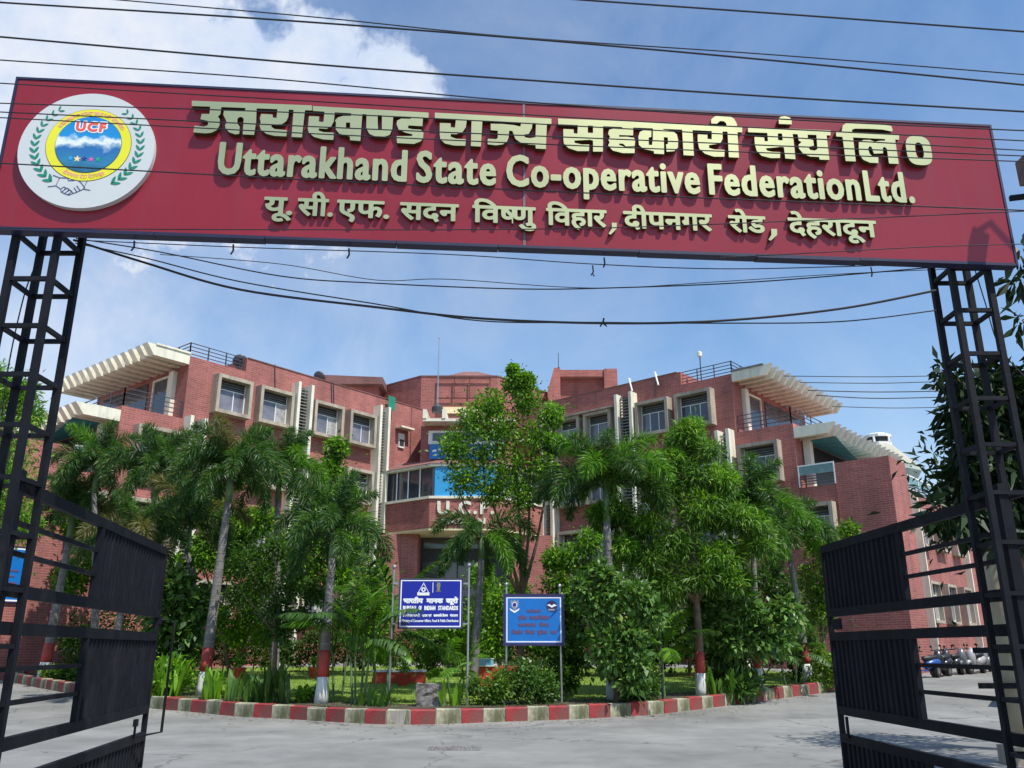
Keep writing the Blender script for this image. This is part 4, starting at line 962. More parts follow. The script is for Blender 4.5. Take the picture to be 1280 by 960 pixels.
def bush(name, label, cat, c, rad, n, size, m, nclump=14, aspect=.5, stems=5, group=None, squash=.8, r0=.25, r1=.45, up=.35, tilt=None, base=None):
    """multi-stem shrub: c = centre on the ground"""
    t = thing(name, label, cat, c, 0, group); rx, ry, h = rad
    cc, rr = clumps((0, 0, h * .55), (rx * .75, ry * .75, h * .42), nclump, r0 * min(rx, h), r1 * min(rx, h))
    P, u = cloud(cc, rr, n); P[:, 2] = np.maximum(P[:, 2], .05)
    V, Q = leaves(P, size, aspect, up, u, tilt=tilt); link('foliage', fast_mesh('foliage', V, Q, m), t, local=True)
    for k in range(stems):
        e = cc[k % len(cc)]; a = rng.uniform(0, 6.28); b_ = (math.cos(a) * rx * .12, math.sin(a) * rx * .12, 0)
        mid = (e[0] * .45, e[1] * .45, e[2] * .5); put('stem', MB().tube([b_, mid, tuple(e)], [.028, .02, .008], 5), M['bark_brown'], t, local=True)
    return t
def tree(name, label, cat, base, trunk_pts, rads, limbs, clump_c, clump_r, n, size, m, aspect=.45, group=None, bark='bark_brown', up=.35, tilt=None, band=None, shell=.0, frac=None, m2=None):
    t = thing(name, label, cat, base, 0, group)
    put('trunk', MB().tube(trunk_pts, rads, 8), M[bark], t, local=True, smooth=True)
    for L, r in limbs: put('limb', MB().tube(L, r, 6), M[bark], t, local=True, smooth=True)
    P, u = cloud(clump_c, clump_r, n, shell); V, Q = leaves(P, size, aspect, up, u, tilt=tilt)
    link('crown', fast_mesh('crown', V, Q, m), t, local=True)
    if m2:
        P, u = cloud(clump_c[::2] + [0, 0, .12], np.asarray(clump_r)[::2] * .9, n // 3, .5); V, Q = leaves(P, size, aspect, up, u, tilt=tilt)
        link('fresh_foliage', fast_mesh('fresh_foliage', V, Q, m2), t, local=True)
    if band: paint_bands(t, trunk_pts, rads, *band)
    return t
def paint_bands(t, pts, rads, zw, zr):
    """whitewash up to zw, red paint from zw to zr, as thin collars round the trunk"""
    def r_at(z):
        for (p, a), (q, b_) in zip(zip(pts, rads), zip(pts[1:], rads[1:])):
            if q[2] >= z: k = (z - p[2]) / (q[2] - p[2] + 1e-9); return [p[i] + (q[i] - p[i]) * k for i in range(3)], a + (b_ - a) * k
        return list(pts[-1]), rads[-1]
    for nm, a, b_, m in (('whitewash_band', 0.0, zw, 'paint_white'), ('red_band', zw + .004, zr, 'paint_red')):
        P, Rr = [], []
        for k in range(4): p, r = r_at(a + (b_ - a) * k / 3); p[2] = a + (b_ - a) * k / 3; P.append(tuple(p)); Rr.append(r + .012)
        put(nm, MB().tube(P, Rr, 12), M[m], t, local=True, smooth=True)

# ---- palm fronds (local: root at origin, growing towards +X)
def rachis(L, e0, e1, n=14, pw=1.0):
    P = [np.zeros(3)]; 
    for i in range(n):
        e = R(e0 + (e1 - e0) * ((i + .5) / n) ** pw); P.append(P[-1] + np.array([math.cos(e), 0, math.sin(e)]) * L / n)
    return np.array(P)
def frond_mesh(L, e0, e1, nl, ll, wd, plume, m, droop=.5, pw=1.0, start=.12):
    C = rachis(L, e0, e1, 14, pw); cum = np.linspace(0, 1, 15)
    V, Q = [], []
    k = 0
    t = np.linspace(start, 1, nl); 
    ctr = np.stack([np.interp(t, cum, C[:, i]) for i in range(3)], 1)
    tan = np.stack([np.interp(np.minimum(t + .03, 1), cum, C[:, i]) - np.interp(np.maximum(t - .03, 0), cum, C[:, i]) for i in range(3)], 1); tan /= np.linalg.norm(tan, axis=1)[:, None]
    side = np.array([0, 1., 0])
    prof = np.sin(np.clip((t - start) / (1 - start), 0, 1) * PI * .86 + .30) * .75 + .25
    for i in range(nl):
        nr = np.cross(tan[i], side)
        for q in ((0, 1, 2, 3) if plume else (0, 1)):
            if plume: a = 2 * PI * q / 4 + i * 1.1 + rng.normal() * .35; base = side * math.cos(a) + nr * math.sin(a)
            else: base = side * (1 if q else -1) + (-nr) * .30
            d = base * (.78 + .1 * rng.normal()) + tan[i] * (.55 + .15 * rng.normal()); d /= np.linalg.norm(d)
            l = ll * prof[i] * rng.uniform(.85, 1.1); p0 = ctr[i]; p1 = p0 + d * l * .5; d2 = d + np.array([0, 0, -droop * 1.2]); d2 /= np.linalg.norm(d2); p2 = p1 + d2 * l * .5
            wv = np.cross(d, np.array([.2, .3, 1.])); wv /= np.linalg.norm(wv) + 1e-9; w_ = wd * .5
            if plume: wv = wv * math.cos(i) + np.cross(wv, d) * math.sin(i)
            V += [p0 - wv * w_ * .5, p0 + wv * w_ * .5, p1 + wv * w_, p1 - wv * w_, p2]; Q += [(k, k + 1, k + 2, k + 3), (k + 3, k + 2, k + 4, k + 4)]; k += 5
    # rachis as a thin three sided strip
    for i in range(14):
        r = .022 * (1 - i / 15); a, b_ = C[i], C[i + 1]
        V += [a + side * r, a - side * r, b_ - side * r * .9, b_ + side * r * .9, a + [0, 0, -r * 1.5], b_ + [0, 0, -r * 1.4]]
        Q += [(k, k + 1, k + 2, k + 3), (k + 1, k + 4, k + 5, k + 2), (k + 4, k, k + 3, k + 5)]; k += 6
    me = bpy.data.meshes.new('frond'); me.from_pydata([tuple(v) for v in V], [], [tuple(dict.fromkeys(q)) for q in Q]); me.materials.append(m); return me
FOX = {}
for key, m in (('a', 'palm_leaf'), ('b', 'palm_leaf_bright'), ('c', 'palm_old')):
    FOX[key] = [frond_mesh(2.2, 86, 0, 84, .58, .031, True, M[m], .35, 1.3), frond_mesh(2.35, 74, -74, 88, .60, .032, True, M[m], .45), frond_mesh(2.35, 58, -90, 88, .60, .032, True, M[m], .5, .9), frond_mesh(2.2, 25, -90, 84, .56, .031, True, M[m], .6, .7)]
ARE = {}
for key, m in (('a', 'palm_leaf'), ('b', 'palm_leaf_bright'), ('c', 'palm_old')):
    ARE[key] = [frond_mesh(1.7, 86, 20, 34, .50, .045, False, M[m], .35, 1.3, .25), frond_mesh(1.8, 74, -15, 36, .52, .045, False, M[m], .45, 1, .25), frond_mesh(1.7, 55, -45, 34, .50, .045, False, M[m], .5, .9, .22), frond_mesh(1.3, 35, -60, 28, .42, .04, False, M[m], .5, .8, .2)]
def crown(t, top, F, n, key='a', mix=None, scale=1.0, kinds=(0, 1, 2, 3), w_=None):
    a = random.uniform(0, 6)
    for i in range(n):
        a += 2.39996; f = (i + .5) / n; k = kinds[min(len(kinds) - 1, int(f * len(kinds)))]
        kk = key if (mix is None or random.random() > mix[1]) else mix[0]
        s = scale * random.uniform(.88, 1.1)
        link('frond', F[kk][k], t, (top[0] + .05 * math.cos(a), top[1] + .05 * math.sin(a), top[2] - .03 * i / n * 10 * .12), (random.uniform(-.12, .12), random.uniform(-.1, .1), a), local=True, scale=(s, s, s))
def foxtail(label, base, top, r=.14, n=13, key='a', mix=('b', .15), scale=.9, band=(.62, 1.25), kinds=(0, 0, 1, 1, 2, 2, 3), shaft=.9):
    b = Vector(base); tp = Vector(top) - b; t = thing('palm_tree', label, 'palm tree', b, 0, 'foxtail palms of the garden')
    pts = []; rads = []
    for k in range(9):
        f = k / 8; pts.append((tp.x * f ** 1.25, tp.y * f, (tp.z - shaft) * f)); rads.append(r * (1.18 - .45 * f + (.18 if k == 0 else 0)))
    put('trunk', MB().tube(pts, rads, 12), M['bark_grey'], t, local=True, smooth=True)
    rg = MB()
    z = 1.4
    while z < (tp.z - shaft) - .15:
        f = z / (tp.z - shaft); c = (tp.x * f ** 1.25, tp.y * f, z); rr = r * (1.18 - .45 * f) + .007; rg.lathe(c, [(rr, -.012), (rr, .012)], 12); z += .22
    put('leaf_scars', rg, M['louver'], t, local=True)['kind'] = 'stuff'
    q = pts[-1]; put('crownshaft', MB().tube([q, ((q[0] + tp.x) / 2, (q[1] + tp.y) / 2, tp.z - shaft * .5), (tp.x, tp.y, tp.z)], [r * .8, r * .72, r * .4], 10), M['shaft_green'], t, local=True, smooth=True)
    if band: paint_bands(t, pts, rads, *band)
    crown(t, tp, FOX, n + 5, key, mix, scale, kinds); 
    sp = MB().tube([tuple(tp), (tp.x + .03, tp.y, tp.z + 1.1 * scale)], [.03, .006], 5); put('spear_leaf', sp, M['shaft_green'], t, local=True)
    return t
def lz(x, y): return lawn_z(x, y) if inside(x, y, lawn_poly) else gz(y)
def gp(px, Y, dz=0):
    """garden point under picture column px at depth Y"""
    x = at(px, 820, Y).x; return Vector((x, Y, lz(x, Y) + dz))
# palms: (label, base column, depth, crown column, crown row, ...)
PALMS = [
 ('tall leaning palm with red and white painted foot nearest the left gate leaf', 258, 24.3, 289, 590, dict(r=.135, n=14, mix=('c', .1), scale=.88)),
 ('palm with dark shaded red and white foot left of the royal blue board', 405, 21.9, 417, 668, dict(r=.12, n=9, key='a', scale=.8, shaft=.6)),
 ('palm with full crown behind the slim dark leafy tree, trunk hidden', 345, 27.0, 350, 592, dict(r=.12, n=13, key='a', band=None, scale=.88)),
 ('palm with full mop crown left of the leaning palm, no painted foot in view', 205, 28.5, 196, 588, dict(r=.12, n=13, band=None, scale=.88)),
 ('far left palm whose red and white foot shows through the gate', 58, 30.6, 92, 640, dict(r=.15, n=12, mix=('c', .2))),
 ('palm with hanging fronds and bare grey trunk between the two blue boards', 592, 24.5, 602, 672, dict(r=.12, n=5, kinds=(1, 2, 3, 3), scale=.8, shaft=.6, band=None)),
 ('open crowned palm with spreading fronds right of the twin white pillars', 765, 23.2, 757, 612, dict(r=.14, n=11, key='a', mix=('b', .35), kinds=(0, 0, 1, 1, 2), scale=1.0)),
 ('slender pale trunked palm with a painted foot by the right end of the kerb', 946, 26.2, 938, 640, dict(r=.10, n=10, mix=('b', .3), scale=.9)),
 ('palm with one long arching frond left of the yellow green bush', 1008, 29.0, 985, 668, dict(r=.12, n=11, kinds=(0, 1, 2, 2, 3))),
 ('palm with tired yellowing fronds drooping behind the leaning trunk', 262, 26.8, 238, 655, dict(r=.11, n=12, key='a', mix=('c', .3), band=None, scale=.9)),
 ('palm with high crown behind the top corner of the left gate leaf', 120, 29.5, 122, 585, dict(r=.12, n=12, band=None)),
 ('small palm behind the gate leaf with yellow old fronds', 140, 24.8, 165, 682, dict(r=.10, n=10, key='c', mix=('a', .5), scale=.85, shaft=.5)),
]
for lab, bx, Y, cx, cy, kw in PALMS:
    b = gp(bx, Y); tp = at(cx, cy, Y + .2)
    foxtail(lab, b, tp, **kw)
# young feather palms (clumping)
def feather(label, px, Y, h, n, key='b', mix=('a', .3), stems=3, scale=1., group='young feather palms near the kerb'):
    b = gp(px, Y); t = thing('feather_palm', label, 'young palm', b, random.uniform(0, 6), group)
    for k in range(stems):
        a = 2 * PI * k / max(1, stems) + .4; rr = .14 if stems > 1 else 0; hh = h * random.uniform(.75, 1.0) * .42
        q = (rr * math.cos(a) * 1.8, rr * math.sin(a) * 1.8, hh); put('cane', MB().tube([(rr * math.cos(a), rr * math.sin(a), -.02), q], [.035, .022], 7), M['shaft_green'], t, local=True)
        crown(t, q, ARE, max(3, n // stems), key, mix, scale * h / 2.6, (0, 0, 1, 1, 2))
    return t
feather('tall young feather palm clump just left of the royal blue board', 450, 21.9, 3.1, 18, stems=4)
feather('bright feather palm with arching fronds behind the painted dark trunk', 425, 24.5, 3.2, 9, stems=2)
feather('low feather palm clump under the royal blue board', 572, 22.3, 1.7, 14, stems=3)
feather('single pale green feather palm beside the lamp box, right half of the garden', 828, 23.8, 2.5, 9, stems=1)
feather('dark spreading cycad like palm near the right end of the lawn', 985, 27.5, 2.1, 16, key='a', mix=None, stems=2)
feather('feather palm with upright fronds behind the top left corner of the royal blue board', 478, 24.5, 4.2, 8, stems=2)
# ---- tall airy tree at the centre
b = gp(650, 25.5); T0 = at(640, 560, 25.5) - b
cs, rs = [], []
for (px, py, r) in [(640, 482, .28), (615, 505, .42), (655, 505, .42), (690, 522, .38), (585, 528, .45), (630, 540, .6), (672, 548, .52), (600, 565, .6), (560, 560, .42), (645, 585, .6), (680, 590, .42), (575, 598, .5), (612, 612, .5), (655, 618, .42), (700, 560, .26), (692, 615, .2), (665, 478, .18), (640, 465, .14)]:
    for dY in (-.5, .6): q = at(px + random.uniform(-6, 6), py + random.uniform(-5, 5), 25.5 + dY) - b; cs.append(q[:]); rs.append(r * random.uniform(.8, 1.05))
lm = []
for ex, ey in ((600, 560), (665, 545), (640, 500), (690, 560), (570, 600)):
    q = at(ex, ey, 25.6) - b; lm.append(([(.05, 0, 2.6), (q.x * .4 + .1, 0, 2.6 + (q.z - 2.6) * .35), (q.x * .85, .1, 2.6 + (q.z - 2.6) * .75), tuple(q)], [.06, .045, .03, .012]))
tree('tall_tree', 'tall airy small leaved tree on thin forked stems in front of the entrance block', 'tree', b, [(0, 0, 0), (.03, 0, 1.2), (.05, 0, 2.6)], [.10, .08, .07], lm, np.array(cs) * [.9, 1, 1], np.array(rs) * 1.22, 19000, .105, M['leaf_mid'], .5, m2=M['leaf_bright'])
# ---- bright feathery tree on the right
b = gp(873, 24.1); cs, rs = [], []
for (px, py, r) in [(850, 545, .42), (880, 560, .4), (830, 575, .45), (865, 600, .6), (905, 600, .42), (835, 620, .6), (880, 640, .7), (920, 640, .5), (945, 662, .42), (955, 680, .32), (800, 655, .55), (775, 640, .42), (750, 650, .32), (850, 680, .75), (905, 695, .6), (810, 700, .6), (780, 690, .42), (870, 725, .6), (920, 725, .36), (830, 735, .5), (815, 600, .34), (865, 540, .25)]:
    for dY in (-.7, .0, .8): q = at(px + random.uniform(-9, 9), py + random.uniform(-7, 7), 24.3 + dY) - b; cs.append(q[:]); rs.append((r * 1.0, r * 1.0, r * .62))
lm = []
for ex, ey in ((850, 600), (905, 640), (800, 650), (870, 690), (930, 680), (820, 700)):
    q = at(ex, ey, 24.3) - b; lm.append(([(.02, 0, 2.4), (q.x * .5, 0, 2.4 + (q.z - 2.4) * .6), tuple(q)], [.06, .035, .012]))
top = at(862, 580, 24.3) - b
tree('feathery_tree', 'wide bright green feathery tree with a painted foot, right half of the garden', 'tree', b, [(0, 0, 0), (.05, 0, 1.5), (.02, 0, 3.2), tuple(top)], [.13, .11, .09, .03], lm, np.array(cs), np.array(rs), 40000, .20, M['leaf_mid'], .17, band=(.6, 1.15), tilt=-.5, m2=M['leaf_bright'])
# ---- broadleaf trees of the left half
def blob_tree(name, label, px, Y, blobs, n, size, m, aspect=.5, dY=.5, rad=.08, m2=None, tilt=None, band=None, up=.35, group=None, trunk_to=None):
    b = gp(px, Y); cs, rs = [], []
    for x, y, r in blobs:
        for q_ in (-dY, dY): q = at(x + random.uniform(-5, 5), y + random.uniform(-4, 4), Y + q_) - b; cs.append(q[:]); rs.append(r * random.uniform(1.05, 1.4) * (1.12 if Y > 30 else 1))
    x, y, _ = trunk_to or blobs[0]; tp = at(x, y, Y) - b; lm = []
    for x, y, r in blobs[1::2]:
        q = at(x, y, Y) - b; s = Vector((tp.x * .4, 0, tp.z * .4)); lm.append(([tuple(s), tuple(s.lerp(q, .5) + Vector((0, 0, .1))), tuple(q)], [rad * .55, rad * .35, .01]))
    return tree(name, label, 'tree', b, [(0, 0, 0), (tp.x * .3 + .04, 0, tp.z * .35), tuple(tp)], [rad, rad * .8, rad * .25], lm, np.array(cs), np.array(rs), n, size, m, aspect, m2=m2, tilt=tilt, band=band, up=up, group=group)
blob_tree('leafy_tree', 'slim dark leafy tree reaching up to the lower windows of the left wing', 398, 31, [(422, 562, .28), (415, 590, .4), (400, 625, .5), (432, 625, .4), (385, 655, .5), (420, 660, .5), (395, 690, .55), (440, 680, .4), (360, 690, .45), (375, 720, .5), (420, 720, .4), (330, 650, .4)], 12000, .15, M['leaf_mid'], m2=M['leaf_bright'])
blob_tree('layered_tree', 'dark tree with flat layered branches left of the shaded palm foot', 345, 24.0, [(345, 680, .4), (310, 700, .35), (375, 700, .35), (330, 722, .4), (365, 735, .4), (300, 740, .3), (395, 742, .3), (345, 760, .35), (378, 770, .3), (350, 790, .3)], 8000, .11, M['leaf_dark'], rad=.07, up=.9)
blob_tree('leafy_tree', 'broad leaved tree behind the leaning palm trunk beside the left gate', 215, 26.0, [(225, 740, .45), (205, 770, .45), (235, 790, .45), (200, 810, .45), (225, 820, .4), (250, 760, .3), (190, 740, .4)], 4200, .24, M['leaf_gloss'])
blob_tree('leafy_tree', 'deep green broad tree behind the open crowned palm', 760, 33, [(770, 700, .6), (745, 735, .6), (790, 745, .7), (720, 760, .5), (760, 780, .6), (800, 790, .6), (830, 770, .6), (720, 800, .5)], 7000, .16, M['leaf_dark'])
blob_tree('leafy_tree', 'large glossy leaved bush tree right of the sky blue board', 768, 22.3, [(770, 745, .35), (745, 755, .3), (800, 750, .3), (730, 738, .22), (785, 790, .35), (755, 800, .35), (815, 770, .25), (760, 830, .35), (800, 830, .35), (785, 855, .25), (755, 725, .2)], 4600, .17, M['leaf_light'], m2=M['leaf_gloss'], rad=.06)
blob_tree('leafy_tree', 'glossy spreading bush with white forked stems near the painted feet', 935, 25.0, [(905, 775, .38), (880, 790, .35), (930, 765, .35), (960, 775, .35), (985, 770, .3), (950, 800, .35), (915, 810, .3), (880, 750, .3), (970, 800, .3)], 4200, .20, M['leaf_light'], m2=M['leaf_gloss'], rad=.05, tilt=-.3)
blob_tree('leafy_tree', 'dense dark tree mass behind the bright feathery tree', 860, 33.5, [(870, 650, .7), (840, 700, .8), (900, 710, .8), (950, 720, .7), (820, 740, .7), (880, 760, .8), (930, 770, .8), (980, 740, .6), (970, 790, .6), (1010, 770, .6), (840, 800, .6)], 11000, .17, M['leaf_dark'])
blob_tree('leafy_tree', 'bright green bush tree behind the two blue boards', 625, 33, [(620, 745, .5), (600, 770, .5), (640, 775, .5), (670, 790, .45), (612, 800, .5), (650, 740, .4), (690, 760, .4), (600, 720, .3), (570, 790, .3)], 6500, .15, M['leaf_bright'], m2=M['leaf_mid'])
blob_tree('flowering_tree', 'yellow green flowering tree beside the right gate leaf', 1030, 30.5, [(1022, 745, .42), (1010, 725, .4), (1040, 700, .4), (1050, 680, .35), (1020, 680, .35), (1045, 730, .3), (1030, 765, .3), (1060, 665, .25)], 4200, .14, M['leaf_yellow'], m2=M['leaf_mid'])
blob_tree('leafy_tree', 'leafy tree filling the gap between the two left palms', 290, 33, [(250, 690, .6), (290, 700, .6), (330, 710, .6), (270, 650, .5), (310, 660, .5), (180, 700, .6), (150, 650, .5), (130, 700, .5), (210, 720, .6), (100, 660, .5), (90, 720, .5)], 15000, .16, M['leaf_mid'], m2=M['leaf_bright'])
blob_tree('leafy_tree', 'leafy mass of mixed branches low between the leaning palm and the layered tree', 300, 33.0, [(310, 770, .4), (335, 790, .4), (290, 790, .35), (270, 770, .3), (320, 740, .35)], 3600, .15, M['leaf_bright'], m2=M['leaf_yellow'], rad=.05)
blob_tree('leafy_tree', 'bright leafy tree filling the gap right of the shaded palm foot', 455, 33.5, [(450, 740, .5), (470, 720, .4), (440, 700, .4), (480, 760, .4), (430, 770, .4), (465, 790, .4)], 5200, .15, M['leaf_bright'], m2=M['leaf_mid'], rad=.06)
blob_tree('leafy_tree', 'mid green tree between the open crowned palm and the sky blue board', 715, 32.5, [(715, 700, .4), (700, 730, .45), (735, 680, .35), (720, 750, .45), (690, 700, .3), (740, 720, .4)], 4200, .15, M['leaf_mid'], m2=M['leaf_bright'], rad=.06)
# neem tree beyond the left tower
blob_tree('neem_tree', 'light feathery tree seen through the left lattice tower', -20, 23, [(5, 500, .5), (25, 490, .35), (-20, 520, .7), (38, 520, .3), (10, 560, .6), (-30, 590, .9), (20, 610, .5), (-5, 640, .7), (-10, 475, .4), (-60, 560, .9), (30, 660, .4)], 11000, .14, M['leaf_bright'], m2=M['leaf_mid'], dY=.9, rad=.16, aspect=.28)
blob_tree('leafy_tree', 'dark tree low behind the left gate, right of the wall board', 100, 33, [(110, 790, .6), (150, 780, .6), (85, 800, .4), (130, 820, .5), (160, 830, .5), (100, 830, .4)], 4200, .13, M['leaf_dark'])
# ---- shrubs
SH = [('leafy_shrub', 'dense small leaved shrub below the sky blue board', 665, 21.9, (1.0, .6, .85), 3400, .085, 'leaf_gloss'),
 ('leafy_shrub', 'dense small leaved shrub between the stone block and the sky blue board', 615, 21.7, (.75, .5, .75), 2600, .085, 'leaf_mid'),
 ('leafy_shrub', 'round glossy shrub hiding the foot of the open crowned palm', 795, 22.6, (.75, .6, 1.1), 3000, .10, 'leaf_gloss'),
 ('leafy_shrub', 'low strap leaved clump between the two painted trunks on the right', 915, 24.9, (.8, .5, .75), 1500, .30, 'leaf_gloss'),
 ('leafy_shrub', 'low bright bush at the far right end of the bed', 1028, 28.2, (.75, .6, 1.2), 3000, .09, 'leaf_yellow'),
 ('leafy_shrub', 'dark bush between the flowering tree and the cycad like palm', 1005, 29.5, (1.1, .8, 1.6), 3200, .12, 'leaf_dark'),
 ('leafy_shrub', 'tall shrub beside the right post of the sky blue board', 710, 24.5, (.8, .7, 1.7), 3200, .12, 'leaf_mid'),
 ('leafy_shrub', 'dark bush on the lawn behind the royal blue board', 545, 34, (1.3, .8, 1.8), 3600, .13, 'leaf_mid'),
 ('leafy_shrub', 'tall dark bush at the back of the lawn right of the boards', 700, 34, (1.3, .8, 2.6), 4200, .14, 'leaf_dark'),
 ('leafy_shrub', 'dense bush at the back of the lawn behind the glossy leaved bush tree', 800, 34.5, (1.6, .8, 2.2), 4200, .14, 'leaf_dark'),
 ('leafy_shrub', 'dense bush at the back of the lawn behind the feathery tree', 880, 34, (1.6, .8, 2.2), 4200, .14, 'leaf_dark'),
 ('leafy_shrub', 'dense bush at the back of the lawn behind the forked stem bush', 950, 33.0, (1.4, .8, 2.4), 4200, .14, 'leaf_dark'),
 ('leafy_shrub', 'small green bush on the lawn edge right of the shaded palm foot', 392, 22.4, (.5, .4, .35), 1000, .09, 'leaf_bright'),
 ('leafy_shrub', 'bush under the left gate seen through the bars near the striped kerb', 75, 30.5, (1.2, .5, .45), 1800, .10, 'leaf_mid'),
 ('leafy_shrub', 'low shrub beside the painted foot of the leaning palm', 215, 24.0, (.7, .5, .9), 2200, .14, 'leaf_bright'),
 ]
for nm, lab, px, Y, rad, n, size, m in SH: bush(nm, lab, 'shrub', gp(px, Y), rad, n, size, M[m], group='shrubs of the garden', aspect=.18 if size > .25 else .5, tilt=.6 if size > .25 else None, up=.35 if size <= .25 else .1)
# clipped hedge of the far side
hp, hn = [], 20000
hb = gp(380, 36.2); hd = thing('clipped_hedge', 'long dark clipped hedge along the back of the lawn', 'hedge', hb)
X = rng.uniform(-8.3, 11.0, hn); Yh = rng.uniform(-.45, .45, hn); Zh = rng.uniform(.0, 1, hn)
P = np.stack([X, Yh + .06 * X, Zh * (1.15 + .25 * np.sin(X * 1.7)) + .1 * np.sin(X * 5) + .25], 1)
V, Q = leaves(P, .13, .5); link('foliage', fast_mesh('foliage', V, Q, M['leaf_dark']), hd, local=True)
V, Q = leaves(P[::3] + [0, -.05, .05], .11, .5); link('fresh_foliage', fast_mesh('fresh_foliage', V, Q, M['leaf_mid']), hd, local=True)
for x in np.arange(-8, 11, 1.2): put('stem', MB().tube([(x, .06 * x, -.2), (x + .05, .06 * x, .8)], .03, 5), M['bark_brown'], hd, local=True)
# canna / strap leaf clumps by the kerb
def canna(label, px, Y, w_, n, h, m='leaf_bright', cat='plant'):
    b = gp(px, Y); t = thing('canna_clump', label, cat, b, 0, 'broad leaved clumps behind the kerb')
    for k in range(n):
        a = random.uniform(0, 6.28); x = random.uniform(-w_, w_); y = random.uniform(-.25, .25); L = h * random.uniform(.7, 1.15); out_ = random.uniform(.1, .45) * L; wd = random.uniform(.05, .085)
        d = Vector((math.cos(a), math.sin(a), 0)); s = Vector((-d.y, d.x, 0)); p = Vector((x, y, -.03)); mb = MB()
        pts = [p, p + d * out_ * .25 + Vector((0, 0, L * .4)), p + d * out_ * .65 + Vector((0, 0, L * .8)), p + d * out_ * 1.1 + Vector((0, 0, L))]; ws = [.012, wd, wd * .8, .004]
        for q, ww in zip(pts, ws): mb.v += [tuple(q - s * ww), tuple(q + Vector((0, 0, -ww * .35))), tuple(q + s * ww)]
        for i in range(3): mb.f += [(3 * i, 3 * i + 1, 3 * i + 4, 3 * i + 3), (3 * i + 1, 3 * i + 2, 3 * i + 5, 3 * i + 4)]
        link('leaf', mb.mesh('leaf', M[m], fix=False), t, local=True)
canna('broad leaved clump at the left end of the kerb next to the gate bolt', 205, 23.7, .55, 38, 1.05)
canna('broad leaved clump just right of the leaning palm foot', 272, 22.9, .35, 22, .8)
canna('dark broad leaved clump on the kerb midway between the two palm feet', 315, 22.3, .55, 40, .75, 'leaf_gloss')
canna('tall dark leaved clump left of the shaded palm foot', 352, 22.0, .3, 22, .95, 'leaf_dark')
canna('small broad leaved clump in front of the young feather palm clump', 470, 21.3, .3, 14, .45, 'leaf_mid')
canna('broad leaved clump right of the grey stone block', 560, 21.4, .35, 20, .6, 'leaf_bright')
canna('strap leaved clump at the foot of the feathery tree', 895, 24.2, .4, 26, .7, 'leaf_mid')
# far trees that close the gaps at both sides and behind
def far_tree(label, x, y, h, r, m, n=3800, size=.34):
    z = gz(y); cc, rr = clumps((0, 0, h * .62), (r * .7, r * .7, h * .3), 16, r * .28, r * .5)
    tree('far_tree', label, 'tree', (x, y, z), [(0, 0, 0), (.1, 0, h * .5), (0, 0, h * .8)], [.2, .15, .05], [([(.05, 0, h * .35), tuple(cc[k])], [.1, .03]) for k in range(4)], cc, rr, n, size, M[m], group='trees beyond the office building')
far_tree('round tree behind the far end of the annex', 29, 56, 9, 3.2, 'leaf_mid'); far_tree('dark tree between the annex end and the cream pillar', 34.5, 60, 9.5, 3.6, 'leaf_dark'); far_tree('low pale tree behind the scooter row end', 27.5, 51, 5.2, 1.9, 'leaf_bright', size=.2)
far_tree('bushy tree far behind the left end block', -34, 52, 10, 4.5, 'leaf_mid'); far_tree('dark tree beside the left end block wall', -27, 45, 8, 3.2, 'leaf_dark'); far_tree('tree behind the left tower foot', -40, 46, 11, 5, 'leaf_mid')
far_tree('tree far behind the right gate post', 47, 72, 11, 5, 'leaf_dark'); far_tree('tree at the far right boundary', 40, 52, 8.5, 3.6, 'leaf_mid')

# ---- mango tree at the right, its branches reaching behind the tower
mb_ = Vector((8.6, 11.5, 0)); t = thing('mango_tree', 'dark mango tree with long drooping leaves behind the right lattice tower', 'tree', mb_)
put('trunk', MB().tube([(0, 0, 0), (-.1, .05, 1.2), (-.2, -.1, 2.4)], [.24, .2, .17], 10), M['bark_brown'], t, local=True, smooth=True)
cs = []; rs = []
for (px, py, Y, r) in [(1195, 475, 9.2, .22), (1180, 460, 9.0, .13), (1225, 500, 9.4, .38), (1265, 485, 9.4, .34), (1215, 545, 9.4, .32), (1250, 550, 9.6, .5), (1230, 600, 9.6, .4), (1270, 610, 9.8, .5), (1210, 620, 9.4, .28), (1240, 500, 9.5, .4), (1262, 560, 9.6, .45), (1245, 620, 9.7, .4), (1228, 575, 9.4, .34), (1280, 520, 9.6, .6), (1278, 400, 9.0, .14), (1275, 350, 8.4, .16), (1276, 320, 8.0, .12), (1178, 640, 9.2, .16), (1165, 635, 9.1, .12), (1195, 650, 9.3, .18), (1230, 650, 9.6, .3), (1275, 660, 9.9, .4), (1300, 580, 10, .7), (1330, 520, 10, .6), (1350, 550, 11, 1.0), (1205, 585, 9.3, .16), (1205, 510, 9.2, .2), (1400, 500, 12, 1.0), (1320, 620, 11.5, .8)]:
    q = at(px, py, Y) - mb_; cs.append(q[:]); rs.append(r)
cs = np.array(cs); rs = np.array(rs)
for k in range(0, len(cs)):
    q = Vector(cs[k]); s = Vector((-.2, -.1, 2.3)); put('limb', MB().tube([tuple(s), tuple(s.lerp(q, .5) + Vector((0, 0, .35))), tuple(q)], [.07, .035, .008], 6), M['bark_brown'], t, local=True, smooth=True)
wts = rs ** 1.6; n = 8000; k = rng.choice(len(cs), n, p=wts / wts.sum()); u = rng.normal(size=(n, 3)); u /= np.linalg.norm(u, axis=1)[:, None]; P = cs[k] + u * (rng.random(n) ** .45 * rs[k])[:, None]
V, Q = leaves(P, .20, .30, .25, u, tilt=-.9); link('crown', fast_mesh('crown', V, Q, M['mango']), t, local=True)
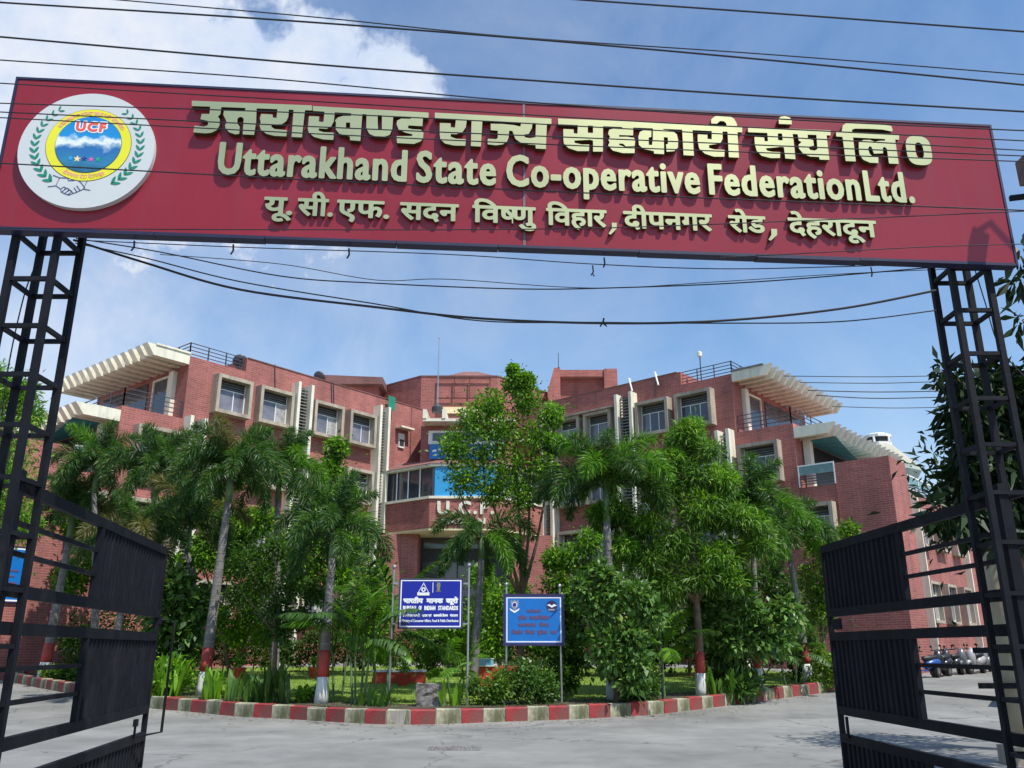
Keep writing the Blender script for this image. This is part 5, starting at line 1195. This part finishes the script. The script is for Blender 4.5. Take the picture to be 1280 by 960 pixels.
# a second tree to the right, off the frame, whose shade falls on the drive
cc, rr = clumps((0, 0, 4.6), (1.5, 1.6, 1.1), 18, .4, .8)
tree('shade_tree', 'tree standing right of the frame that shades the drive', 'tree', (8.8, 14.8, 0), [(0, 0, 0), (.1, 0, 2), (0, 0, 4)], [.2, .16, .07], [([(.0, 0, 2.2), tuple(cc[k])], [.08, .02]) for k in range(5)], cc, rr, 2600, .2, M['mango'], .3)

# ================================================================ BOARDS in the garden
def board(label, x0, x1, y, z0, z1, posts, face, rimcol, rim, hz, tilt=0.):
    cx = (x0 + x1) / 2; b = Vector((cx, y, lz(cx, y))); t = thing('notice_board', label, 'sign board', b)
    def P(n, mb, m, **k): return put(n, mb, m, t, **k)
    f = P('board_panel', MB().box(x0, x1, y - .03, y, z0, z1), face)
    w_ = rim
    P('frame', MB().box(x0 - w_, x1 + w_, y - .045, y + .02, z1 + .001, z1 + w_).box(x0 - w_, x1 + w_, y - .045, y + .02, z0 - w_, z0 - .001).box(x0 - w_, x0 - .001, y - .044, y + .02, z0, z1).box(x1 + .001, x1 + w_, y - .044, y + .02, z0, z1), rimcol)
    k = .028; P('white_border', MB().box(x0 + .02, x1 - .02, y - .034, y - .0305, z1 - .02 - k, z1 - .02).box(x0 + .02, x1 - .02, y - .034, y - .0305, z0 + .02, z0 + .02 + k).box(x0 + .02, x0 + .02 + k, y - .034, y - .0305, z0 + .02 + k, z1 - .02 - k).box(x1 - .02 - k, x1 - .02, y - .034, y - .0305, z0 + .02 + k, z1 - .02 - k), M['print_white'])
    for (px, pt) in posts:
        P('post', MB().tube([(px, y + .06, lz(px, y) - .05), (px, y + .06, pt)], .028, 8), M['steel']); P('post_knob', MB().lathe((px, y + .06, pt), [(.02, 0), (.05, .03), (.055, .06), (.03, .1)], 10), M['steel'])
        P('bracket', MB().box(min(px, cx), max(px, cx), y + .021, y + .045, z1 - .12, z1 - .08).box(min(px, cx), max(px, cx), y + .021, y + .045, z0 + .08, z0 + .12), M['steel'])
    return t, f
def bprint(t, loops, m, y, lay=0): me = extrude_loops('lettering', loops, .003, [m]); o = link('lettering', me, t, (0, y - .0345 - lay * .004, 0), (PI / 2, 0, 0)); return o
Y1 = 21.55; a = at(500.5, 724, Y1); b = at(577, 785, Y1); x0, x1, z0, z1 = a.x, b.x, b.z, a.z
t, f = board('royal blue board with white Hindi and English lettering on two ball topped poles', x0, x1, Y1, z0, z1, [(at(492, 720, Y1).x, at(492, 711, Y1).z), (at(586, 720, Y1).x, at(586, 709, Y1).z)], M['blue_dark'], M['rail'], .022, 0)
W1 = x1 - x0; H1_ = z1 - z0
def B1_(u): return x0 + W1 * u
def V1(v): return z0 + H1_ * v
PW = M['print_white']
for tx, u0, u1 in (('भारतीय', .06, .38), ('मानक', .43, .70), ('ब~यूरो', .74, .94)): bprint(t, word(tx, B1_(u0), B1_(u1), V1(.50), V1(.60), .010, ref='र', h=.006), PW, Y1)
for tx, u0, u1 in (('BUREAU', .06, .27), ('OF', .31, .36), ('INDIAN', .40, .58), ('STANDARDS', .62, .94)): bprint(t, word(tx, B1_(u0), B1_(u1), V1(.36), V1(.45), .006, h=.005, gap=.05), PW, Y1)
for tx, u0, u1 in (('उपभोक~ता मामले,', .06, .34), ('खाद~य एवं', .37, .52), ('सार~वजनिक िवतरण', .55, .78), ('मंत~रालय', .81, .94)): bprint(t, word(tx, B1_(u0), B1_(u1), V1(.225), V1(.275), .003, ref='र', h=.005), PW, Y1)
bprint(t, word('Ministry of Consumer Affairs, Food & Public Distribution', B1_(.05), B1_(.95), V1(.12), V1(.175), .002, h=.004), PW, Y1)
tri = lambda cx, cy, w_, h_: np.array([(cx - w_, cy - h_), (cx + w_, cy - h_), (cx + w_, cy - h_ * .55), (cx, cy + h_), (cx - w_, cy - h_ * .55)])
cx, cy = B1_(.38), V1(.80); bprint(t, [tri(cx, cy, .13, .15), tri(cx, cy, .105, .115)], PW, Y1); bprint(t, [circ(cx, cy - .02, .055, 20), circ(cx, cy - .02, .025, 16)], PW, Y1); bprint(t, [np.array([(cx - .15, cy - .16), (cx + .15, cy - .16), (cx + .15, cy - .09), (cx - .15, cy - .09)])], PW, Y1, 1)
bprint(t, [np.array([(B1_(.525), V1(.72)), (B1_(.535), V1(.72)), (B1_(.535), V1(.93)), (B1_(.525), V1(.93))])], PW, Y1)
cx = B1_(.62); GO = mat('print_olive', (.22, .20, .10), .5, var=.02); bprint(t, [np.array([(cx - .045, V1(.76)), (cx + .045, V1(.76)), (cx + .03, V1(.80)), (cx + .05, V1(.87)), (cx + .035, V1(.93)), (cx - .035, V1(.93)), (cx - .05, V1(.87)), (cx - .03, V1(.80))])], GO, Y1); bprint(t, [np.array([(cx - .06, V1(.735)), (cx + .06, V1(.735)), (cx + .06, V1(.748)), (cx - .06, V1(.748))])], GO, Y1)
Y2 = 22.0; a = at(632, 745.5, Y2); b = at(703, 804, Y2); x0, x1, z0, z1 = a.x, b.x, b.z, a.z; W1 = x1 - x0; H1_ = z1 - z0
t, f = board('sky blue board with dark Hindi lettering and two crests in a navy frame', x0, x1, Y2, z0, z1, [(at(633, 740, Y2).x, at(633, 733, Y2).z), (at(700, 740, Y2).x, at(700, 735, Y2).z)], M['blue_mid'], M['navy_frame'], .06, 0)
PD = M['print_dark']
for tx, u0, u1, v0, v1 in (('कारॅयालय', .37, .63, .65, .71), ('पुिलस', .22, .38, .50, .575), ('उपमहािनरीक~षक', .42, .78, .50, .575), ('उत~तराखण~ड', .22, .54, .35, .42), ('सेक~टर', .59, .77, .35, .42), ('केन~दरीय', .10, .31, .19, .265), ('िरजरॅव', .35, .52, .19, .265), ('पुिलस', .56, .74, .19, .265), ('बल', .79, .90, .19, .265)):
    bprint(t, word(tx, B1_(u0), B1_(u1), V1(v0), V1(v1), .007, ref='र', h=.006), PD, Y2)
cx, cy = B1_(.16), V1(.80)
bprint(t, [np.array([(cx - .13, cy - .06), (cx, cy - .13), (cx + .13, cy - .06), (cx + .10, cy - .12), (cx, cy - .18), (cx - .10, cy - .12)])], PW, Y2)
GY = mat('print_grey', (.30, .28, .30), .5, var=.02)
bprint(t, [np.array([(cx - .10, cy + .14), (cx - .05, cy + .10), (cx, cy + .14), (cx + .05, cy + .10), (cx + .10, cy + .14), (cx + .09, cy - .02), (cx, cy - .11), (cx - .09, cy - .02)])], GY, Y2)
bprint(t, [circ(cx, cy + .02, .062, 20)], PW, Y2, 1); bprint(t, [circ(cx, cy + .02, .048, 20)], M['blue_dark'], Y2, 2)
cx, cy = B1_(.82), V1(.79)
bprint(t, [circ(cx, cy, .135, 28)], M['navy_frame'], Y2); bprint(t, [np.array([(cx - .12, cy + .02), (cx - .06, cy + .05), (cx, cy + .01), (cx + .06, cy + .05), (cx + .13, cy + .01), (cx + .06, cy - .01), (cx, cy - .04), (cx - .06, cy - .0)])], PW, Y2, 1); bprint(t, [np.array([(cx - .08, cy - .11), (cx + .08, cy - .11), (cx + .10, cy - .07), (cx - .10, cy - .07)])], GY, Y2, 1)
# blue board on the pink left block, seen through the gate
c0 = FL(-7.0, 0, 0)
F = FL
t = thing('wall_board', 'bright blue wall board with a purple rim seen through the left gate', 'sign board', FL(-6.2, -.1, 5.0))
bx0, bx1, bz0, bz1 = -7.0, -5.75, 3.35, 5.35
put('board_panel', MB().box(bx0, bx1, -.08, -.03, bz0, bz1, F), M['blue_mid'], t); put('white_border', MB().box(bx0, bx1, -.086, -.081, bz0, bz0 + .06, F).box(bx0, bx1, -.086, -.081, bz1 - .06, bz1, F).box(bx1 - .06, bx1, -.086, -.081, bz0 + .061, bz1 - .061, F), M['print_white'], t)
put('frame', MB().box(bx0, bx1 + .06, -.09, -.01, bz0 - .06, bz0 - .001, F).box(bx0, bx1 + .06, -.09, -.01, bz1 + .001, bz1 + .06, F).box(bx1 + .001, bx1 + .06, -.09, -.01, bz0, bz1, F), M['navy_frame'], t)
q = FL(-6.75, -.095, 4.75); put('crest', MB().box(-6.95, -6.72, -.095, -.087, 4.6, 4.9, F), M['print_white'], t); put('lettering', MB().box(-6.6, -6.0, -.095, -.087, 4.45, 4.52, F).box(-6.6, -6.1, -.095, -.087, 4.25, 4.31, F).box(-6.8, -6.0, -.095, -.087, 4.0, 4.06, F), M['print_dark'], t)
# ================================================================ small garden furniture
p = ground(540, 884, .28); p = Vector((at(538, 870, 21.35).x, 21.35, 0)); p.z = lz(p.x, p.y)
st = MB(); bmv = []
st.box(-.33, .33, -.16, .18, -.05, .52); me = st.mesh('stone_block', M['stone']); b_ = bmesh.new(); b_.from_mesh(me); bmesh.ops.subdivide_edges(b_, edges=b_.edges[:], cuts=5, use_grid_fill=True)
for v in b_.verts: v.co += Vector((random.uniform(-.02, .02), random.uniform(-.02, .02), random.uniform(-.02, .02) - .10 * (v.co.x + .2) ** 2 * (v.co.z > .3)))
b_.to_mesh(me); b_.free(); tag(link('stone_block', me, None, p), 'rough grey stone block on the kerb edge below the royal blue board', 'stone')
# red masonry planter with a small pale blue plate
p = gp(625, 28.5); t = thing('red_planter', 'long red painted stepped planter behind the two blue boards', 'planter', p)
for k in range(3): put('course', MB().box(-1.0 + .02 * k, .98 - .03 * k, -.3, .3, .2 * k, .2 * k + .185), M['flower'], t, local=True)
put('rim', MB().box(-1.02, -.1, -.33, .33, .586, .64), M['paint_white'], t, local=True)
pl = put('name_plate', MB().box(-.92, -.20, -.36, -.332, .59, .82), mat('plate_blue', (.22, .50, .66), .5), t, local=True); put('plate_border', MB().box(-.94, -.18, -.368, -.361, .80, .83).box(-.94, -.18, -.368, -.361, .58, .61), M['white'], pl, local=True)
p = gp(500, 29.5); t = thing('red_planter', 'low red planter with a pale rim left of the royal blue board foot', 'planter', p); put('course', MB().box(-.85, .85, -.3, .3, .0, .16), M['flower'], t, local=True); put('course', MB().box(-.83, .83, -.28, .28, .165, .33), M['flower'], t, local=True); put('rim', MB().box(-.87, .87, -.32, .32, .335, .40), M['paint_white'], t, local=True)
for i, (px, Y, lab) in enumerate(((300, 32.0, 'orange clay pot behind the leaning palm'), (395, 32.2, 'orange clay pot right of the dark layered tree'), (505, 28.4, 'orange clay pot above the low red planter'), (655, 28.9, 'orange clay pot beside the long red planter'), (876, 27.8, 'orange clay pot behind the feathery tree foot'))):
    p = gp(px, Y); t = thing('flower_pot', lab, 'flower pot', p, 0, 'clay pots of the garden'); h = 1.0 if i == 2 else .0
    s = .30; put('pot', MB().lathe((0, 0, 0), [(.16, 0), (.24, .30), (.27, .31), (.27, .37), (.22, .37), (.2, .32)], 14), M['flower'], t, local=True)
    P_, u = cloud(np.array([(0, 0, .55)]), np.array([.25]), 160); V, Q = leaves(P_, .12, .4); link('foliage', fast_mesh('foliage', V, Q, M['leaf_bright']), t, local=True)
# lamp box on a post
p = gp(826, 23.0); t = thing('garden_light', 'small grey flood light box on a post among the right shrubs', 'garden light', p); zt = at(826, 778, 23.0).z - p.z
put('post', MB().tube([(0, 0, 0), (0, 0, zt - .1)], .025, 7), M['rail'], t, local=True); put('lamp_box', MB().box(-.14, .14, -.1, .1, zt - .1, zt + .1), mat('lamp_grey', (.18, .2, .2), .5), t, local=True); put('lamp_glass', MB().box(-.12, .12, -.11, -.101, zt - .08, zt + .08), M['glass_pale'], t, local=True)
# ================================================================ scooters
def scooter(label, x, y, rz, col):
    t = thing('parked_scooter', label, 'scooter', (x, y, gz(y)), rz, 'two wheelers parked along the annex'); bm_ = mat('scooter_paint', col, .25, var=.05, coat=.6)
    for wx in (-.58, .60):
        wh = put('wheel', MB().tube([(wx, -.05, .23), (wx, .05, .23)], .23, 16), M['cable'], t, local=True); put('rim', MB().tube([(wx, -.055, .23), (wx, .055, .23)], .12, 12), M['steel'], wh, local=True)
    put('body', MB().tube([(-.92, 0, .66), (-.80, 0, .60), (-.52, 0, .54), (-.22, 0, .46), (-.10, 0, .38)], [.05, .14, .19, .17, .10], 10), bm_, t, local=True, smooth=True)
    put('seat', MB().tube([(-.84, 0, .74), (-.70, 0, .745), (-.35, 0, .70), (-.08, 0, .70), (-.02, 0, .67)], [.05, .11, .13, .10, .04], 8), M['cable'], t, local=True, smooth=True)
    put('floorboard', MB().box(-.12, .36, -.13, .13, .25, .30), bm_, t, local=True)
    put('front_shield', MB().tube([(.30, 0, .28), (.38, 0, .45), (.40, 0, .68), (.33, 0, .90), (.28, 0, 1.0)], [.10, .17, .19, .13, .07], 10), bm_, t, local=True, smooth=True)
    put('front_mudguard', MB().tube([(.40, 0, .40), (.52, 0, .48), (.68, 0, .47), (.80, 0, .36)], [.04, .08, .08, .03], 8), bm_, t, local=True, smooth=True); put('fork', MB().tube([(.60, 0, .25), (.38, 0, .9)], .03, 6), M['steel'], t, local=True)
    put('handlebar', MB().tube([(.20, -.30, .97), (.30, -.12, .98), (.30, .12, .98), (.20, .30, .97)], .02, 6), M['cable'], t, local=True); put('headlight', MB().tube([(.34, 0, .93), (.42, 0, .92)], [.08, .06], 10), M['glass_pale'], t, local=True)
    for s in (-1, 1): mr = put('mirror', MB().tube([(.28, .2 * s, .98), (.27, .25 * s, 1.10)], .012, 5), M['cable'], t, local=True); put('mirror_glass', MB().tube([(.26, .25 * s, 1.12), (.29, .25 * s, 1.12)], .045, 8), M['cable'], mr, local=True)
    put('exhaust', MB().tube([(-.2, -.16, .25), (-.9, -.18, .3)], [.02, .05], 7), M['steel'], t, local=True)
for lab, px, Y, rz, col in (('blue scooter, first in the parked row', 1153, 34.2, R(200), (.02, .08, .30)), ('black scooter second in the parked row', 1178, 34.8, R(225), (.02, .02, .022)), ('black scooter in the middle of the parked row', 1190, 35.8, R(215), (.03, .03, .03)), ('grey scooter in the parked row left of the white one', 1205, 36.4, R(235), (.12, .13, .14)), ('white scooter near the end of the parked row', 1220, 36.6, R(220), (.38, .38, .38)), ('silver scooter at the right end of the parked row', 1233, 37.4, R(230), (.22, .24, .26))):
    scooter(lab, at(px, 830, Y).x, Y, rz, col)
# ================================================================ right boundary: cream pillar and shed
c = at(1256, 800, 13.5); t = thing('cream_pillar', 'cream painted curved gate pillar behind the right gate post', 'pillar', (c.x, c.y, 0)); put('shaft', MB().tube([(0, 0, 0), (0, 0, 2.6), (-.02, 0, 3.1), (-.09, 0, 3.3)], [.17, .16, .15, .09], 10), mat('pillar_cream', (.40, .36, .26), .8, var=.1, dirt=(.3, .25, .15), dscale=2), t, local=True, smooth=True); put('foot', MB().box(-.25, .25, -.25, .25, 0, .25), M['concrete_trim'], t, local=True)
put('tie_rail', MB().box(-.6, 1.2, -.20, -.165, 1.55, 1.63), M['gate'], t, local=True); put('tie_rail', MB().box(-.6, 1.2, -.20, -.165, 1.05, 1.13), M['gate'], t, local=True)
c = at(1262, 700, 48); t = thing('roadside_shed', 'distant low shed with a pale sloping sheet roof right of the annex', 'shed', (c.x + 1, 48, 1.0)); put('wall', MB().box(-2.2, 5, -1.5, 1.5, 0, 4.6), mat('shed_wall', (.18, .20, .21), .8, var=.2), t, local=True)
put('roof', MB().poly([(-2.8, -2.2, 5.0), (5.4, -2.2, 5.0), (5.4, 1.9, 5.9), (-2.8, 1.9, 5.9), (-2.8, -2.2, 5.1), (5.4, -2.2, 5.1), (5.4, 1.9, 6.0), (-2.8, 1.9, 6.0)], [(0, 1, 2, 3)[::-1], (4, 5, 6, 7), (0, 1, 5, 4), (1, 2, 6, 5), (2, 3, 7, 6), (3, 0, 4, 7)]), mat('shed_roof', (.42, .52, .50), .6, var=.1), t, local=True); put('window', MB().box(-1.6, .2, -1.54, -1.501, 2.6, 3.8), M['white'], t, local=True)
t = thing('boundary_wall', 'plain cream boundary wall at the far right edge behind the gate', 'wall', (9.3, 16, 0)); put('wall', MB().box(-.1, .1, 7, 24, 0, 2.3, lambda x, y, z: (x + max(0, y) * .36 * .0 + y * .62, y, z + gz(16 + y) * (z > 0) + gz(16 + y) * (z == 0))), mat('boundary_cream', (.45, .42, .34), .85, var=.15, dirt=(.2, .18, .14), dscale=1), t, local=True)
# ================================================================ utility pole outside the right edge and the overhead cables
t = thing('utility_pole', 'steel utility pole with a brown box at the right edge of the frame', 'utility pole', (5.95, 7.0, 0)); put('pole', MB().tube([(0, 0, 0), (0, 0, 8.6)], [.09, .07], 10), M['iron'], t, local=True)
a = at(1281, 215, 7.3) - Vector((5.95, 7.0, 0)); put('meter_box', MB().box(a.x - .045, a.x + .22, .15, .35, a.z - .13, a.z + .13), mat('rusty_box', (.16, .09, .07), .7, var=.3, scale=10), t, local=True)
a2 = at(1262, 248, 7.35) - Vector((5.95, 7.0, 0)); put('cross_arm', MB().bar((a2.x, .35, a2.z), (.0, .05, a2.z), .045), M['iron'], t, local=True); put('box_arm', MB().bar((a.x + .1, .25, a.z + .14), (0, .05, a.z + .14), .03), M['iron'], t, local=True)
# lamp whose shadow falls on the sign's right end
sp_ = Vector((4.36, 7.12, 5.22)); cst = sp_ + SUN * 1.9 - Vector((5.95, 7.0, 0)); put('street_lamp_head', MB().poly([(cst.x - .13, cst.y - .04, cst.z - .22), (cst.x + .02, cst.y - .04, cst.z - .22), (cst.x + .02, cst.y + .04, cst.z - .22), (cst.x - .13, cst.y + .04, cst.z - .22), (cst.x - .03, cst.y - .04, cst.z + .18), (cst.x + .13, cst.y - .04, cst.z + .12), (cst.x + .13, cst.y + .04, cst.z + .12), (cst.x - .03, cst.y + .04, cst.z + .18)], [(3, 2, 1, 0), (4, 5, 6, 7), (0, 1, 5, 4), (1, 2, 6, 5), (2, 3, 7, 6), (3, 0, 4, 7)]), M['iron'], t, local=True)
put('lamp_arm', MB().tube([(cst.x + .02, cst.y, cst.z + .2), (cst.x + .2, cst.y, cst.z + .34), (cst.x + .4, cst.y, cst.z + .12), (cst.x + .62, cst.y - .02, cst.z + .2), (0, 0, cst.z - .1)], .02, 6), M['iron'], t, local=True); put('bracket', MB().bar((cst.x + .55, cst.y, cst.z - .5), (cst.x + .62, cst.y, cst.z + .15), .09), M['iron'], t, local=True)
def cable(label, pts, Y, r, sag=0., cat='cable', ext=True):
    P = [at(x, y, Yk) for (x, y), Yk in zip(pts, Y if isinstance(Y, (list, tuple)) else [Y] * len(pts))]
    # smooth through the control points
    out_ = []
    for i in range(len(P) - 1):
        a, b_, c, d = P[max(i - 1, 0)], P[i], P[i + 1], P[min(i + 2, len(P) - 1)]
        for k in range(8): u = k / 8; out_.append(.5 * ((2 * b_) + (c - a) * u + (2 * a - 5 * b_ + 4 * c - d) * u * u + (3 * b_ - a - 3 * c + d) * u ** 3))
    out_.append(P[-1]); c0 = out_[0]
    o = put('overhead_cable', MB().tube([p - c0 for p in out_], r, 6), M['cable'], loc=c0); tag(o, label, cat, 'overhead cables crossing the view'); return o
K = [('thick cable starting in the top left corner of the photo and falling to the right', [(-60, -2), (0, 3), (320, 23), (640, 47), (960, 75), (1340, 112)], 5.0, .007),
 ('thinner cable entering from the top edge that crosses another above the middle of the sign', [(100, -5), (150, 0), (400, 22), (640, 46), (960, 68), (1340, 98)], 5.4, .005),
 ('short thick cable across the top right corner', [(690, -4), (730, 0), (1000, 19), (1340, 44)], 5.0, .007),
 ('thick cable running over the cloud just above the top edge of the sign', [(-60, 41), (0, 46), (400, 81), (700, 103), (1000, 123), (1340, 143)], 5.0, .007),
 ('cable that meets the top edge of the sign near its middle', [(-60, 70), (0, 75), (320, 97), (640, 126), (960, 148), (1340, 166)], 5.2, .005),
 ('cable along the top strip of the sign above the gold letters', [(-60, 100), (0, 104), (430, 129), (820, 153), (1280, 176), (1340, 179)], 5.1, .0045),
 ('upper of three cables crossing the first row of gold letters', [(-60, 126), (0, 129), (430, 143), (820, 163), (1280, 188), (1340, 191)], 5.3, .0045),
 ('middle of three cables crossing the first row of gold letters', [(-60, 137), (0, 140), (430, 160), (820, 176), (1280, 195), (1340, 198)], 5.2, .0045),
 ('lowest of three cables crossing the first row of gold letters', [(-60, 144), (0, 147), (430, 169), (820, 186), (1280, 202), (1340, 205)], 5.4, .0045),
 ('cable crossing the emblem and the English row of letters', [(-60, 201), (0, 204), (430, 227), (820, 245), (1280, 263), (1340, 266)], 5.3, .005),
 ('thin cable rising to the right across the last row of letters', [(-20, 285), (300, 287), (700, 286), (1000, 276), (1280, 264), (1340, 262)], 5.5, .004),
 ('thin cable over the lower right corner of the sign', [(900, 322), (1000, 317), (1150, 309), (1280, 305), (1340, 304)], 5.5, .0035),
 ('twisted thick cable drooping below the sign and knotted near the middle', [(92, 300), (180, 328), (300, 362), (470, 384), (600, 398), (755, 404), (900, 401), (1050, 386), (1170, 363)], 7.2, .011),
 ('second strand of the twisted cable below the sign', [(94, 304), (180, 322), (300, 352), (470, 380), (600, 401), (755, 403), (900, 404), (1050, 402), (1170, 388)], 7.3, .006),
 ('thin cable below the sign passing the middle of the sky gap', [(95, 298), (200, 315), (350, 345), (470, 354), (640, 361), (760, 360), (950, 352), (1190, 332)], 7.4, .006),
 ('thin cable just under the bottom edge of the sign', [(95, 300), (300, 309), (560, 318), (740, 330), (900, 336), (1060, 333), (1200, 328)], 7.6, .005),
 ('thin cable below the sign hooked up at its middle', [(200, 318), (350, 330), (470, 350), (560, 349), (740, 360), (900, 352), (1040, 343), (1190, 336)], 7.8, .004),
 ('cable running down inside the left lattice tower', [(62, 290), (45, 330), (30, 370), (12, 450), (2, 520)], 7.0, .006),
 ('cable running down beside the right lattice tower', [(1218, 335), (1232, 380), (1248, 430), (1280, 470), (1340, 520)], 7.8, .006),
 ('upper of the faint far cables in the sky right of the building', [(980, 470), (1100, 471), (1200, 469)], 40, .02), ('second of the faint far cables in the sky right of the building', [(1000, 478), (1100, 479), (1200, 476)], 40, .02),
 ('third of the faint far cables in the sky right of the building', [(1010, 488), (1100, 490), (1220, 488)], 40, .024), ('fourth of the faint far cables in the sky right of the building', [(1020, 494), (1100, 498), (1220, 495)], 40, .024), ('lowest of the faint far cables in the sky right of the building', [(1040, 508), (1120, 510), (1220, 508)], 40, .018)]
for lab, pts, Y, r in K: cable(lab, pts, Y, r)
kn = at(755, 404, 7.2); o = put('cable_knot', MB().tube([(-.035, 0, -.03), (0, .01, .02), (.02, -.01, -.035), (-.01, .01, .0), (.0, 0, .05)], .009, 6), M['cable'], loc=kn); tag(o, 'wire knot binding the drooping cable below the middle of the sign', 'wire knot')
kn = at(741, 340, 7.6); o = put('cable_knot', MB().tube([(0, 0, .07), (.005, 0, .0), (-.02, 0, -.03), (.015, 0, -.045), (-.005, 0, -.01)], .007, 6), M['cable'], loc=kn); tag(o, 'dangling wire hook under the bottom edge of the sign', 'wire knot')
